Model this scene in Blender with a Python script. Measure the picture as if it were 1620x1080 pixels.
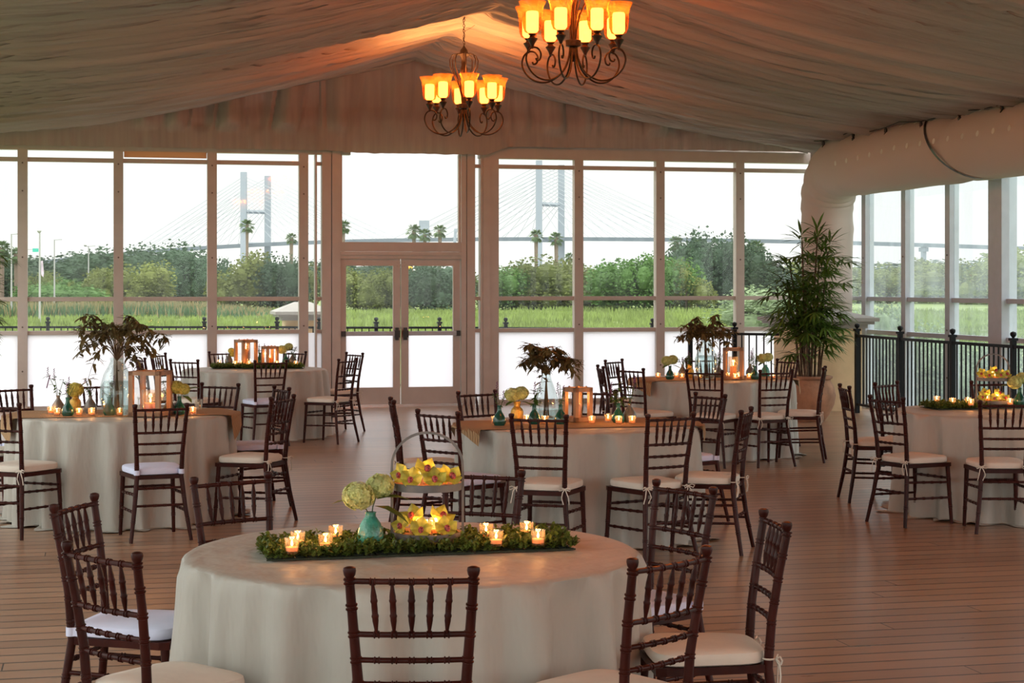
import bpy, bmesh, math, random
from mathutils import Vector, Matrix, noise
R = math.radians; PI = math.pi
for o in list(bpy.data.objects): bpy.data.objects.remove(o)
C = bpy.context.scene.collection
SC = bpy.context.scene
# ------------------------------------------------------------------ camera
YAW = R(13)
cam = bpy.data.cameras.new('camera'); cam.sensor_width = 36; cam.lens = 2820/1620*36
cam.shift_y = -89/1620; cam.clip_end = 8000; cam.clip_start = .05
camo = bpy.data.objects.new('camera', cam); C.objects.link(camo)
camo.location = (0, 0, 1.72); camo.rotation_euler = (R(90), 0, -YAW)
SC.camera = camo
# ------------------------------------------------------------------ exposure
SC.view_settings.view_transform = 'Standard'; SC.view_settings.look = 'None'
SC.view_settings.exposure = 0.0; SC.view_settings.gamma = 1; SC.view_settings.use_curve_mapping = False
# ------------------------------------------------------------------ sky
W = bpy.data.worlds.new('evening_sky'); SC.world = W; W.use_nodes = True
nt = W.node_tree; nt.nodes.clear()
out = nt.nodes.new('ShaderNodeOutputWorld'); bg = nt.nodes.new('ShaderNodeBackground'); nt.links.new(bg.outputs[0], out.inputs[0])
tc = nt.nodes.new('ShaderNodeTexCoord'); mp = nt.nodes.new('ShaderNodeMapping'); mp.inputs['Scale'].default_value = (1.2, 1.2, 6)
nz = nt.nodes.new('ShaderNodeTexNoise'); nz.inputs['Scale'].default_value = 2.2; nz.inputs['Detail'].default_value = 4
cr = nt.nodes.new('ShaderNodeValToRGB')
cr.color_ramp.elements[0].position = .35; cr.color_ramp.elements[0].color = (.93, .96, .94, 1)
cr.color_ramp.elements[1].position = .7; cr.color_ramp.elements[1].color = (1.0, .955, .92, 1)
nt.links.new(tc.outputs['Generated'], mp.inputs[0]); nt.links.new(mp.outputs[0], nz.inputs['Vector'])
nt.links.new(nz.outputs[0], cr.inputs[0]); nt.links.new(cr.outputs[0], bg.inputs[0]); 
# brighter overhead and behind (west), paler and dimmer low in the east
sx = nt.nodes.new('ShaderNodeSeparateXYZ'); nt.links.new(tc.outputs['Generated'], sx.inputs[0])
def wmath(op, a, b=None, c=None):
    n = nt.nodes.new('ShaderNodeMath'); n.operation = op
    for i, v in enumerate((a, b, c)):
        if v is None: continue
        if isinstance(v, (int, float)): n.inputs[i].default_value = v
        else: nt.links.new(v, n.inputs[i])
    return n.outputs[0]
def wsm(v, a, b, c, d):
    n = nt.nodes.new('ShaderNodeMapRange'); n.interpolation_type = 'SMOOTHSTEP'
    for k, q in zip(('From Min', 'From Max', 'To Min', 'To Max'), (a, b, c, d)): n.inputs[k].default_value = q
    nt.links.new(v, n.inputs[0]); return n.outputs[0]
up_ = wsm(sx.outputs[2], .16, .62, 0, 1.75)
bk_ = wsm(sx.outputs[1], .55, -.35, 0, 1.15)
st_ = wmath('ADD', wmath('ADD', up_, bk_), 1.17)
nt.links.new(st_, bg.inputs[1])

# ------------------------------------------------------------------ layout (world metres)
TABLES = {'T1': (1.094, 6.336), 'T2': (3.209, 11.883), 'T3': (0.161, 13.613), 'T4': (1.716, 20.489), 'T5': (6.111, 17.319), 'T6': (6.715, 12.407)}
CHAIRS = [('T1', 0.907, 5.211, -11.9), ('T1', 0.202, 5.71, -53.7), ('T1', 0.132, 6.738, -113.9), ('T1', 0.639, 7.34, -155.6), ('T1', 1.486, 7.343, -211.8),
 ('T1', 2.059, 6.737, -248.0), ('T1', 2.029, 5.839, 81.8), ('T1', 1.522, 5.282, 33.1), ('T2', 2.882, 12.989, -155.0), ('T2', 2.242, 12.366, -95.6),
 ('T2', 2.291, 11.311, -53.8), ('T2', 2.756, 10.902, -29.1), ('T2', 3.381, 10.814, 17.8), ('T2', 3.856, 11.014, 58.9), ('T2', 4.152, 12.412, -251.2),
 ('T2', 3.537, 12.977, -218.6), ('T3', 0.352, 12.421, 10.3), ('T3', -0.531, 12.783, -36.1), ('T3', -0.858, 13.988, -100.3), ('T3', -0.535, 14.446, -143.8),
 ('T3', -0.006, 14.682, -162.5), ('T3', 0.801, 14.487, -216.8), ('T3', 1.152, 14.043, -256.4), ('T3', 1.073, 13.032, 56.9), ('T4', 1.709, 19.314, 13.6),
 ('T4', 1.023, 19.659, -36.7), ('T4', 0.67, 20.218, -75.5), ('T4', 0.875, 21.168, -119.6), ('T4', 1.526, 21.558, -159.4), ('T4', 2.115, 21.501, -227.9),
 ('T4', 2.713, 20.914, -244.5), ('T4', 2.44, 19.484, 48.4), ('T5', 5.077, 17.0, -96.9), ('T5', 5.543, 18.239, -137.2), ('T5', 5.203, 16.629, -61.9),
 ('T5', 5.697, 16.159, -37.7), ('T5', 6.178, 16.085, 9.7), ('T5', 6.67, 16.393, 64.3), ('T5', 6.976, 17.98, -253.5), ('T5', 6.446, 18.347, -173.4),
 ('T6', 6.045, 13.254, -101.2), ('T6', 5.737, 11.942, -73.2), ('T6', 6.471, 13.46, -145.4), ('T6', 7.256, 13.375, -178.6), ('T6', 6.157, 11.472, -14.8)]
VOTIVES = [('T1', 0.681, 6.321), ('T1', 0.645, 6.176), ('T1', 0.769, 6.238), ('T1', 0.832, 6.448), ('T1', 1.374, 6.373), ('T1', 1.372, 6.193), ('T1', 1.53, 6.388),
 ('T1', 1.521, 6.175), ('T2', 2.634, 11.929), ('T2', 2.858, 11.934), ('T2', 2.967, 11.852), ('T2', 3.077, 11.827), ('T2', 3.28, 11.78), ('T2', 3.436, 11.917),
 ('T2', 3.461, 11.738), ('T2', 3.55, 11.717), ('T3', -0.359, 13.603), ('T3', -0.309, 13.396), ('T3', -0.152, 13.36), ('T3', -0.063, 13.339), ('T3', 0.135, 13.293),
 ('T3', 0.662, 13.302), ('T4', 1.352, 21.05), ('T4', 1.508, 20.68), ('T4', 1.591, 20.826), ('T4', 1.975, 20.572), ('T4', 2.188, 20.523), ('T4', 1.664, 20.644),
 ('T5', 5.534, 17.359), ('T5', 5.755, 17.434), ('T5', 5.734, 17.187), ('T5', 5.908, 17.147), ('T5', 6.164, 17.088), ('T5', 6.216, 16.953), ('T5', 6.295, 17.058),
 ('T5', 6.394, 17.035), ('T5', 6.676, 17.095), ('T6', 6.411, 12.913), ('T6', 6.429, 12.682), ('T6', 6.578, 12.722), ('T6', 6.499, 12.518), ('T6', 6.827, 12.516),
 ('T6', 6.959, 12.56)]
VASES = [('T1', 'jade', 0.941, 6.325, 'hydrangea_double'), ('T2', 'teal', 2.64, 11.815, 'sage'), ('T2', 'gold', 2.833, 12.115, 'hydrangea'),
 ('T2', 'teal', 2.896, 11.869, 'leafy'), ('T2', 'teal', 3.073, 11.828, 'sage'), ('T2', 'teal', 3.489, 11.847, 'leafy'), ('T2', 'grey', 3.582, 11.883, 'sage'),
 ('T3', 'grey', -0.306, 13.658, 'droopy'), ('T3', 'teal', -0.233, 13.378, 'sage'), ('T3', 'gold', -0.185, 13.765, 'hydrangea_flat'),
 ('T3', 'grey', -0.073, 13.604, 'wispy'), ('T3', 'teal', 0.063, 13.374, 'sage'), ('T3', 'grey', 0.494, 13.34, 'wispy'), ('T3', 'teal', 0.566, 13.324, 'hydrangea_leaf'),
 ('T4', 'grey', 1.46, 21.025, 'hydrangea_small'), ('T4', 'teal', 1.827, 21.111, 'leafy'), ('T4', 'teal', 2.108, 20.875, 'hydrangea_double'),
 ('T4', 'grey', 2.187, 20.857, 'wispy'), ('T5', 'teal', 5.615, 17.215, 'hydrangea'), ('T5', 'grey', 5.858, 17.539, 'wispy'), ('T5', 'gold', 5.888, 17.404, 'leafy'),
 ('T5', 'grey', 6.22, 17.455, 'leafy'), ('T5', 'grey', 6.584, 17.502, 'sage'), ('T5', 'teal', 6.45, 17.022, 'leafy'), ('T5', 'jade', 6.784, 17.588, 'hydrangea'),
 ('T6', 'teal', 6.935, 12.565, 'hydrangea_double')]
BIGVASES = [('T2', 3.074, 12.239), ('T3', 0.117, 13.362), ('T5', 5.971, 17.133)]
LANTERNS = [('T2', 3.246, 12.02, 0.15, 0.24, 35), ('T3', 0.355, 13.243, 0.235, 0.33, -12), ('T5', 6.239, 17.071, 0.2, 0.32, -10), ('T4', 1.641, 20.815, 0.2, 0.3, 40),
 ('T4', 1.913, 20.752, 0.15, 0.225, 35)]
TRAYS = [('T1', 1.159, 6.389), ('T6', 6.77, 12.678)]
MATS = [('T1', 0.742, 6.351), ('T1', 1.109, 6.359), ('T1', 1.485, 6.368), ('T4', 1.432, 20.718), ('T4', 1.758, 20.643), ('T4', 2.084, 20.567), ('T6', 6.419, 12.694),
 ('T6', 6.847, 12.741), ('T6', 7.284, 12.789)]
CHAND = [(4.206, 20.756), (4.05, 15.147)]
TREES = [(-8.46, 176.42, 4.99, 4.22, 1), (-5.64, 170.64, 3.57, 3.51, 0), (-3.31, 154.71, 2.81, 4.26, 3), (-0.98, 154.17, 3.34, 4.79, 2), (-5.51, 144.96, 2.42, 3.48, 3),
 (-2.37, 144.23, 2.32, 5.46, 3), (0.82, 151.7, 3.58, 3.15, 0), (3.58, 153.12, 3.87, 5.32, 2), (6.05, 173.07, 4.81, 5.43, 1), (8.38, 174.59, 5.09, 5.49, 1),
 (10.34, 172.08, 4.69, 4.22, 1), (11.35, 151.32, 4.51, 5.32, 2), (13.79, 150.76, 4.13, 3.19, 1), (14.99, 148.43, 4.27, 3.67, 1), (16.54, 150.13, 3.6, 3.19, 0),
 (5.81, 306.55, 7.65, 13.83, 1), (-1.02, 338.92, 7.95, 14.04, 1), (8.62, 295.64, 8.18, 11.31, 1), (-7.51, 350.68, 7.89, 14.47, 1), (3.43, 327.62, 7.55, 11.35, 1),
 (22.01, 164.26, 3.74, 3.51, 1), (21.3, 149.03, 3.34, 4.26, 2), (22.76, 148.69, 3.66, 3.72, 0), (25.05, 158.43, 4.09, 2.84, 1), (28.26, 167.95, 3.49, 3.01, 0),
 (26.23, 147.89, 3.76, 4.79, 1), (27.78, 147.53, 3.92, 4.79, 1), (30.9, 155.02, 3.4, 3.36, 2), (44.68, 297.58, 6.37, 15.96, 1), (37.42, 299.25, 5.52, 10.64, 1),
 (34.27, 161.43, 3.74, 3.51, 0), (35.44, 156.03, 3.98, 4.54, 3), (37.84, 157.52, 4.12, 5.17, 0), (39.59, 155.07, 4.32, 6.24, 0), (43.67, 159.26, 4.03, 4.68, 0),
 (44.84, 155.91, 3.71, 5.17, 0), (51.56, 193.36, 4.56, 5.67, 2), (43.07, 144.0, 4.51, 5.85, 3), (44.03, 141.73, 4.63, 4.72, 3), (46.7, 143.16, 4.61, 5.85, 3),
 (55.57, 161.64, 6.5, 4.82, 1), (59.32, 165.91, 6.75, 6.21, 1), (48.0, 142.87, 3.87, 3.72, 2), (59.68, 160.69, 6.02, 5.43, 1), (59.64, 155.57, 5.2, 5.27, 1),
 (61.92, 155.05, 4.03, 5.27, 1), (89.02, 205.24, 4.25, 8.58, 2), (91.68, 204.62, 4.01, 8.58, 2), (92.19, 199.37, 3.82, 7.62, 2), (96.49, 201.46, 4.62, 8.5, 2),
 (100.42, 202.6, 4.95, 8.58, 2), (98.76, 192.72, 4.16, 8.94, 2), (99.24, 187.48, 5.06, 8.0, 2), (99.58, 182.27, 5.27, 8.51, 2), (97.23, 172.55, 5.66, 8.09, 2),
 (89.88, 215.3, 4.75, 8.97, 2), (177.2, 390.14, 7.13, 44.68, 1), (213.18, 412.62, 7.81, 47.87, 1)]
PALMS = [(18.44, 231.79, 10.87, 1.14), (20.87, 200.44, 8.18, 0.78), (25.21, 189.18, 9.29, 0.94), (34.28, 197.35, 9.17, 1.06), (38.11, 211.86, 9.16, 0.99),
 (37.11, 196.69, 9.1, 0.92), (45.24, 184.55, 8.28, 0.88), (46.09, 179.23, 7.86, 0.92), (53.84, 203.09, 6.17, 0.74), (53.51, 162.12, 7.04, 0.9),
 (58.84, 171.15, 7.13, 0.96), (60.86, 160.42, 6.62, 1.21), (-7.54, 145.42, 5.84, 0.84), (-6.66, 150.35, 5.46, 0.87)]
LAMPS = [(-5.84, 124.51, 5.67, 0), (-3.32, 103.4, 5.2, 1), (-3.4, 139.34, 5.67, 0), (-0.98, 154.17, 5.52, 2)]
BR_L = (206.16, 2441.19)
BR_R = (541.26, 2132.91)
SHRUBS = [(25.86, 65.87, 1.7, 4.5), (11.51, 25.57, 1.05, 1.2), (11.76, 25.51, 1.35, 1.1), (12.16, 25.72, 1.0, 1.3), (12.29, 25.39, 0.85, 1.2), (12.42, 24.84, 0.8, 1.2),
 (12.55, 24.3, 0.8, 1.2), (12.68, 23.76, 0.75, 1.2), (12.94, 23.49, 0.8, 1.1)]
OUTPIL = (3.22, 29.22)
OUTPOSTS = [(-2.06, 30.13), (-0.83, 29.85), (0.42, 29.56), (1.64, 29.28), (2.79, 29.02), (3.42, 28.56), (4.31, 28.36), (5.3, 28.13), (6.27, 27.6), (7.31, 27.05), (8.36, 26.5)]
FACT = [(158.3, 887.13, 0), (639.58, 1391.8, 0), (215.9, 1079.09, 0), (395.64, 934.96, 0), (35.85, 186.72, 0), (29.14, 167.74, 0)]

# ------------------------------------------------------------------ materials
def nodes_of(name):
    m = bpy.data.materials.new(name); m.use_nodes = True
    t = m.node_tree; return m, t, t.nodes['Principled BSDF'], t.nodes['Material Output']
def sock(t, a, b): t.links.new(a, b)
def mat(name, col, rough=.6, metal=0, spec=.5, var=0, vscale=8, bump=0, bscale=60, objvar=0, transl=0, coat=0, stretch=None, bdist=.01):
    m, t, p, o = nodes_of(name)
    p.inputs['Base Color'].default_value = (*col, 1); p.inputs['Roughness'].default_value = rough
    p.inputs['Metallic'].default_value = metal; p.inputs['Specular IOR Level'].default_value = spec
    p.inputs['Coat Weight'].default_value = coat
    tcn = t.nodes.new('ShaderNodeTexCoord')
    vec = tcn.outputs['Object']
    if stretch:
        mpn = t.nodes.new('ShaderNodeMapping'); mpn.inputs['Scale'].default_value = stretch
        sock(t, vec, mpn.inputs[0]); vec = mpn.outputs[0]
    colout = None
    if var or objvar:
        n = t.nodes.new('ShaderNodeTexNoise'); n.inputs['Scale'].default_value = vscale; n.inputs['Detail'].default_value = 3
        sock(t, vec, n.inputs['Vector'])
        hsv = t.nodes.new('ShaderNodeHueSaturation'); hsv.inputs['Color'].default_value = (*col, 1)
        mr = t.nodes.new('ShaderNodeMapRange'); mr.inputs['From Min'].default_value = .3; mr.inputs['From Max'].default_value = .7
        mr.inputs['To Min'].default_value = 1-var; mr.inputs['To Max'].default_value = 1+var
        sock(t, n.outputs[0], mr.inputs[0]); val = mr.outputs[0]
        if objvar:
            oi = t.nodes.new('ShaderNodeObjectInfo')
            m2 = t.nodes.new('ShaderNodeMapRange'); m2.inputs['To Min'].default_value = 1-objvar; m2.inputs['To Max'].default_value = 1+objvar
            sock(t, oi.outputs['Random'], m2.inputs[0])
            mu = t.nodes.new('ShaderNodeMath'); mu.operation = 'MULTIPLY'
            sock(t, val, mu.inputs[0]); sock(t, m2.outputs[0], mu.inputs[1]); val = mu.outputs[0]
        sock(t, val, hsv.inputs['Value']); sock(t, hsv.outputs[0], p.inputs['Base Color']); colout = hsv.outputs[0]
    if bump:
        n2 = t.nodes.new('ShaderNodeTexNoise'); n2.inputs['Scale'].default_value = bscale; n2.inputs['Detail'].default_value = 3
        sock(t, vec, n2.inputs['Vector'])
        b = t.nodes.new('ShaderNodeBump'); b.inputs['Strength'].default_value = bump; b.inputs['Distance'].default_value = bdist
        sock(t, n2.outputs[0], b.inputs['Height']); sock(t, b.outputs[0], p.inputs['Normal'])
    if transl:
        tr = t.nodes.new('ShaderNodeBsdfTranslucent'); tr.inputs[0].default_value = (*col, 1)
        if colout: sock(t, colout, tr.inputs[0])
        mx = t.nodes.new('ShaderNodeMixShader'); mx.inputs[0].default_value = transl
        sock(t, p.outputs[0], mx.inputs[1]); sock(t, tr.outputs[0], mx.inputs[2]); sock(t, mx.outputs[0], o.inputs[0])
    return m
def thin_glass(name, tint=(1, 1, 1), gloss=.08, dirt_glow=0, dirt_glow_col=(.85, .88, .9), rough=.02, edge=.5):
    m, t, p, o = nodes_of(name); t.nodes.remove(p)
    tr = t.nodes.new('ShaderNodeBsdfTransparent'); tr.inputs[0].default_value = (*tint, 1)
    gl = t.nodes.new('ShaderNodeBsdfGlossy'); gl.inputs['Roughness'].default_value = rough
    lw = t.nodes.new('ShaderNodeLayerWeight'); lw.inputs[0].default_value = .35
    ma = t.nodes.new('ShaderNodeMath'); ma.operation = 'MULTIPLY_ADD'; ma.inputs[1].default_value = edge; ma.inputs[2].default_value = gloss
    sock(t, lw.outputs['Facing'], ma.inputs[0])
    mx = t.nodes.new('ShaderNodeMixShader'); sock(t, ma.outputs[0], mx.inputs[0]); sock(t, tr.outputs[0], mx.inputs[1]); sock(t, gl.outputs[0], mx.inputs[2])
    last = mx.outputs[0]
    if dirt_glow:
        df = t.nodes.new('ShaderNodeBsdfTranslucent'); df.inputs[0].default_value = (*dirt_glow_col, 1)
        tcn = t.nodes.new('ShaderNodeTexCoord'); mpn = t.nodes.new('ShaderNodeMapping'); mpn.inputs['Scale'].default_value = (1.5, 1.5, .5)
        n = t.nodes.new('ShaderNodeTexNoise'); n.inputs['Scale'].default_value = 3; n.inputs['Detail'].default_value = 4
        sock(t, tcn.outputs['Object'], mpn.inputs[0]); sock(t, mpn.outputs[0], n.inputs['Vector'])
        mr = t.nodes.new('ShaderNodeMapRange'); mr.inputs['From Min'].default_value = .35; mr.inputs['From Max'].default_value = .7
        mr.inputs['To Min'].default_value = dirt_glow*.4; mr.inputs['To Max'].default_value = dirt_glow
        sock(t, n.outputs[0], mr.inputs[0])
        m2 = t.nodes.new('ShaderNodeMixShader'); sock(t, mr.outputs[0], m2.inputs[0]); sock(t, last, m2.inputs[1]); sock(t, df.outputs[0], m2.inputs[2]); last = m2.outputs[0]
    sock(t, last, o.inputs[0]); return m
def emit(name, col, s):
    m, t, p, o = nodes_of(name); t.nodes.remove(p)
    e = t.nodes.new('ShaderNodeEmission'); e.inputs[0].default_value = (*col, 1); e.inputs[1].default_value = s
    sock(t, e.outputs[0], o.inputs[0]); return m
M = {}
M['mahogany'] = mat('mahogany', (.040, .0075, .005), .30, spec=.17, var=.3, vscale=6, stretch=(3, 3, .6), objvar=.15)
M['peach'] = mat('peach_shade_fabric', (.85, .55, .36), .8, transl=.7)
M['ivory'] = mat('ivory_cushion', (.72, .66, .58), .85, bump=.25, bscale=14, var=.05)
M['bluewhite'] = mat('white_cushion', (.68, .72, .92), .85, bump=.25, bscale=14, var=.05)
M['cloth'] = mat('table_linen', (.45, .43, .385), .5, spec=.4, bump=.8, bscale=9, var=.06, vscale=4, stretch=(1, 1, .3), bdist=.025)
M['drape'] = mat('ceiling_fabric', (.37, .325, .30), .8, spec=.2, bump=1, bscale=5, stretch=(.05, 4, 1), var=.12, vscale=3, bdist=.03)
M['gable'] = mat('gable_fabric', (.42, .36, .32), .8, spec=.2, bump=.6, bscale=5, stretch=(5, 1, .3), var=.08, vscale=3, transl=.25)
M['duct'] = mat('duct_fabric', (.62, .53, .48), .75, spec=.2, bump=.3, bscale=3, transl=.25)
M['duct_hole'] = mat('duct_hole', (.9, .9, .84), .8, transl=.5)
M['frame'] = mat('window_frame_metal', (.50, .44, .40), .45, var=.05, vscale=5)
M['frame_grey'] = mat('grey_metal', (.42, .45, .50), .4, var=.05)
M['steel'] = mat('threshold_steel', (.75, .76, .78), .25, metal=1)
M['screw'] = mat('screw', (.12, .09, .07), .5)
M['glass'] = thin_glass('window_glass', (.97, .985, .975), .012, dirt_glow=.02, edge=.10)
M['glass_dusty'] = thin_glass('dusty_window_glass', (.95, .98, .99), .02, dirt_glow=.13, dirt_glow_col=(.80, .9, 1), edge=.12)
M['frost'] = mat('frosted_panel', (.96, .96, 1), .7, transl=.93)
M['black'] = mat('black_iron', (.008, .009, .012), .5, spec=.2)
M['hardware'] = mat('black_hardware', (.015, .013, .012), .35)
M['stucco'] = mat('cream_stucco', (.68, .50, .30), .9, bump=.2, bscale=120, var=.05)
M['cap'] = mat('stone_cap', (.34, .32, .30), .8, var=.06)
M['terracotta'] = mat('weathered_terracotta', (.36, .19, .11), .8, bump=.4, bscale=30, var=.35, vscale=5)
M['palmleaf'] = mat('palm_leaf', (.095, .17, .025), .4, var=.5, vscale=3, transl=.25)
M['cane'] = mat('palm_cane', (.10, .06, .035), .8, var=.4, vscale=20, bump=.5)
M['soil'] = mat('soil', (.04, .028, .02), .95)
M['euca'] = mat('eucalyptus_leaf', (.15, .115, .045), .5, var=.6, vscale=12, transl=.3)
M['stem'] = mat('stem', (.10, .055, .025), .7)
M['green'] = mat('green_leaf', (.06, .13, .02), .45, var=.3, vscale=15, transl=.25)
M['box'] = mat('boxwood_leaf', (.115, .165, .03), .4, var=.55, vscale=45, transl=.2)
M['grid'] = mat('mat_grid', (.02, .03, .012), .6)
M['hyd'] = mat('hydrangea_petal', (.66, .70, .30), .6, var=.3, vscale=30, transl=.3)
M['hyd_y'] = mat('yellow_petal', (.68, .60, .14), .6, var=.3, vscale=30, transl=.3)
M['orchid'] = mat('orchid_petal', (.50, .52, .085), .5, var=.4, vscale=30, transl=.3)
M['lip'] = mat('orchid_lip', (.40, .06, .06), .5, var=.9, vscale=160)
M['purple'] = mat('purple_flower', (.16, .05, .14), .6)
M['teal'] = mat('teal_glaze', (.012, .085, .058), .15, spec=.7, var=.3, vscale=20)
M['jade'] = mat('jade_glass', (.05, .27, .21), .18, spec=.7, var=.3, vscale=40, bump=.3, bscale=90)
M['grey'] = mat('grey_glaze', (.12, .12, .115), .2, spec=.6, var=.2)
M['gold'] = mat('gold_glass', (.75, .45, .10), .25, metal=.7, bump=.6, bscale=150)
M['pane_clear'] = thin_glass('clear_pane', (.98, .98, .97), .02, edge=.12)
M['vglass'] = thin_glass('vase_glass', (.88, .95, .94), .05, edge=.45)
M['water'] = thin_glass('water', (.82, .90, .90), .06, edge=.4)
M['cup'] = thin_glass('cup_glass', (1, .97, .93), .05, dirt_glow=.06, dirt_glow_col=(1, .8, .55), edge=.5)  # clear glass; the warm translucent film paints in candle glow
M['wax'] = mat('candle_wax', (.92, .62, .42), .5, transl=.55)
M['wax_o'] = mat('orange_wax', (.95, .50, .16), .5, transl=.55)
M['flame'] = emit('flame', (1, .55, .16), 14)
M['wick'] = mat('wick', (.02, .02, .02), .9)
M['lwood'] = mat('lantern_wood', (.36, .19, .10), .6, var=.3, vscale=10, stretch=(1, 1, .2), bump=.3)
M['tray'] = mat('tray_wood', (.33, .19, .11), .6, var=.3, vscale=12)
M['galv'] = mat('galvanised_metal', (.17, .16, .155), .5, metal=.3, var=.2, vscale=15)
M['burlap'] = None
M['iron'] = mat('bronzed_iron', (.035, .018, .012), .45, metal=.5, var=.4, vscale=40)
M['bulb'] = emit('lamp_glow', (1, .76, .40), 6.5)
M['shade'] = None
M['bark'] = mat('bark', (.10, .075, .055), .9, var=.3)
M['tree0'] = mat('foliage_olive', (.13, .155, .04), .8, var=.4, vscale=.7, objvar=.15, transl=.25)
M['tree1'] = mat('foliage_dark', (.045, .085, .045), .8, var=.35, vscale=.7, objvar=.2, transl=.2)
M['tree2'] = mat('foliage_yellowgreen', (.17, .20, .045), .8, var=.4, vscale=.7, objvar=.12, transl=.25)
M['tree3'] = mat('foliage_bright', (.085, .175, .04), .8, var=.4, vscale=.7, objvar=.12, transl=.25)
M['hedge'] = mat('hedge_foliage', (.24, .32, .17), .7, var=.4, vscale=6, transl=.3)
M['fpalm'] = mat('fan_palm_foliage', (.10, .16, .06), .7, var=.3, vscale=1, transl=.25)
M['ptrunk'] = mat('palm_trunk', (.17, .12, .09), .9, var=.3)
M['river'] = mat('river_water', (.27, .30, .31), .6)
M['concrete'] = mat('bridge_concrete', (.27, .305, .335), .9, var=.04, vscale=.02)
M['cable'] = mat('bridge_cable', (.38, .41, .43), .8)
M['galvpole'] = mat('lamp_pole', (.33, .33, .32), .6)
M['sign'] = mat('green_sign', (.03, .42, .33), .5)
M['banner'] = mat('banner_cloth', (.50, .40, .50), .8, var=.5, vscale=1.2)
M['white'] = mat('white_paint', (.75, .76, .76), .7)
M['dark'] = mat('dark_wood', (.02, .012, .01), .6)
M['yellow'] = mat('yellow_paint', (.8, .45, .02), .6)

def mk_shade():
    m, t, p, o = nodes_of('amber_shade_glass'); t.nodes.remove(p)
    tr = t.nodes.new('ShaderNodeBsdfTransparent'); tr.inputs[0].default_value = (1, .40, .11, 1)
    tl = t.nodes.new('ShaderNodeBsdfTranslucent'); tl.inputs[0].default_value = (1, .38, .07, 1)
    gl = t.nodes.new('ShaderNodeBsdfGlossy'); gl.inputs['Roughness'].default_value = .15; gl.inputs[0].default_value = (1, .8, .6, 1)
    tcn = t.nodes.new('ShaderNodeTexCoord'); n = t.nodes.new('ShaderNodeTexNoise'); n.inputs['Scale'].default_value = 60
    sock(t, tcn.outputs['Object'], n.inputs['Vector'])
    mr = t.nodes.new('ShaderNodeMapRange'); mr.inputs['From Min'].default_value = .3; mr.inputs['From Max'].default_value = .7; mr.inputs['To Min'].default_value = .03; mr.inputs['To Max'].default_value = .10
    sock(t, n.outputs[0], mr.inputs[0])
    a = t.nodes.new('ShaderNodeMixShader'); sock(t, mr.outputs[0], a.inputs[0]); sock(t, tr.outputs[0], a.inputs[1]); sock(t, tl.outputs[0], a.inputs[2])
    b = t.nodes.new('ShaderNodeMixShader'); b.inputs[0].default_value = .06; sock(t, a.outputs[0], b.inputs[1]); sock(t, gl.outputs[0], b.inputs[2])
    sock(t, b.outputs[0], o.inputs[0]); return m
M['shade'] = mk_shade()
def mk_burlap():
    m, t, p, o = nodes_of('burlap'); p.inputs['Roughness'].default_value = .9
    tcn = t.nodes.new('ShaderNodeTexCoord')
    w1 = t.nodes.new('ShaderNodeTexWave'); w1.inputs['Scale'].default_value = 28; w1.bands_direction = 'X'
    w2 = t.nodes.new('ShaderNodeTexWave'); w2.inputs['Scale'].default_value = 28; w2.bands_direction = 'Y'
    sock(t, tcn.outputs['Object'], w1.inputs[0]); sock(t, tcn.outputs['Object'], w2.inputs[0])
    ad = t.nodes.new('ShaderNodeMath'); ad.operation = 'MULTIPLY'; sock(t, w1.outputs[1], ad.inputs[0]); sock(t, w2.outputs[1], ad.inputs[1])
    r = t.nodes.new('ShaderNodeValToRGB'); r.color_ramp.elements[0].color = (.27, .15, .07, 1); r.color_ramp.elements[1].color = (.62, .40, .21, 1)
    sock(t, ad.outputs[0], r.inputs[0]); sock(t, r.outputs[0], p.inputs['Base Color'])
    b = t.nodes.new('ShaderNodeBump'); b.inputs['Strength'].default_value = .6; b.inputs['Distance'].default_value = .005
    sock(t, ad.outputs[0], b.inputs['Height']); sock(t, b.outputs[0], p.inputs['Normal']); return m
M['burlap'] = mk_burlap()
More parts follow.
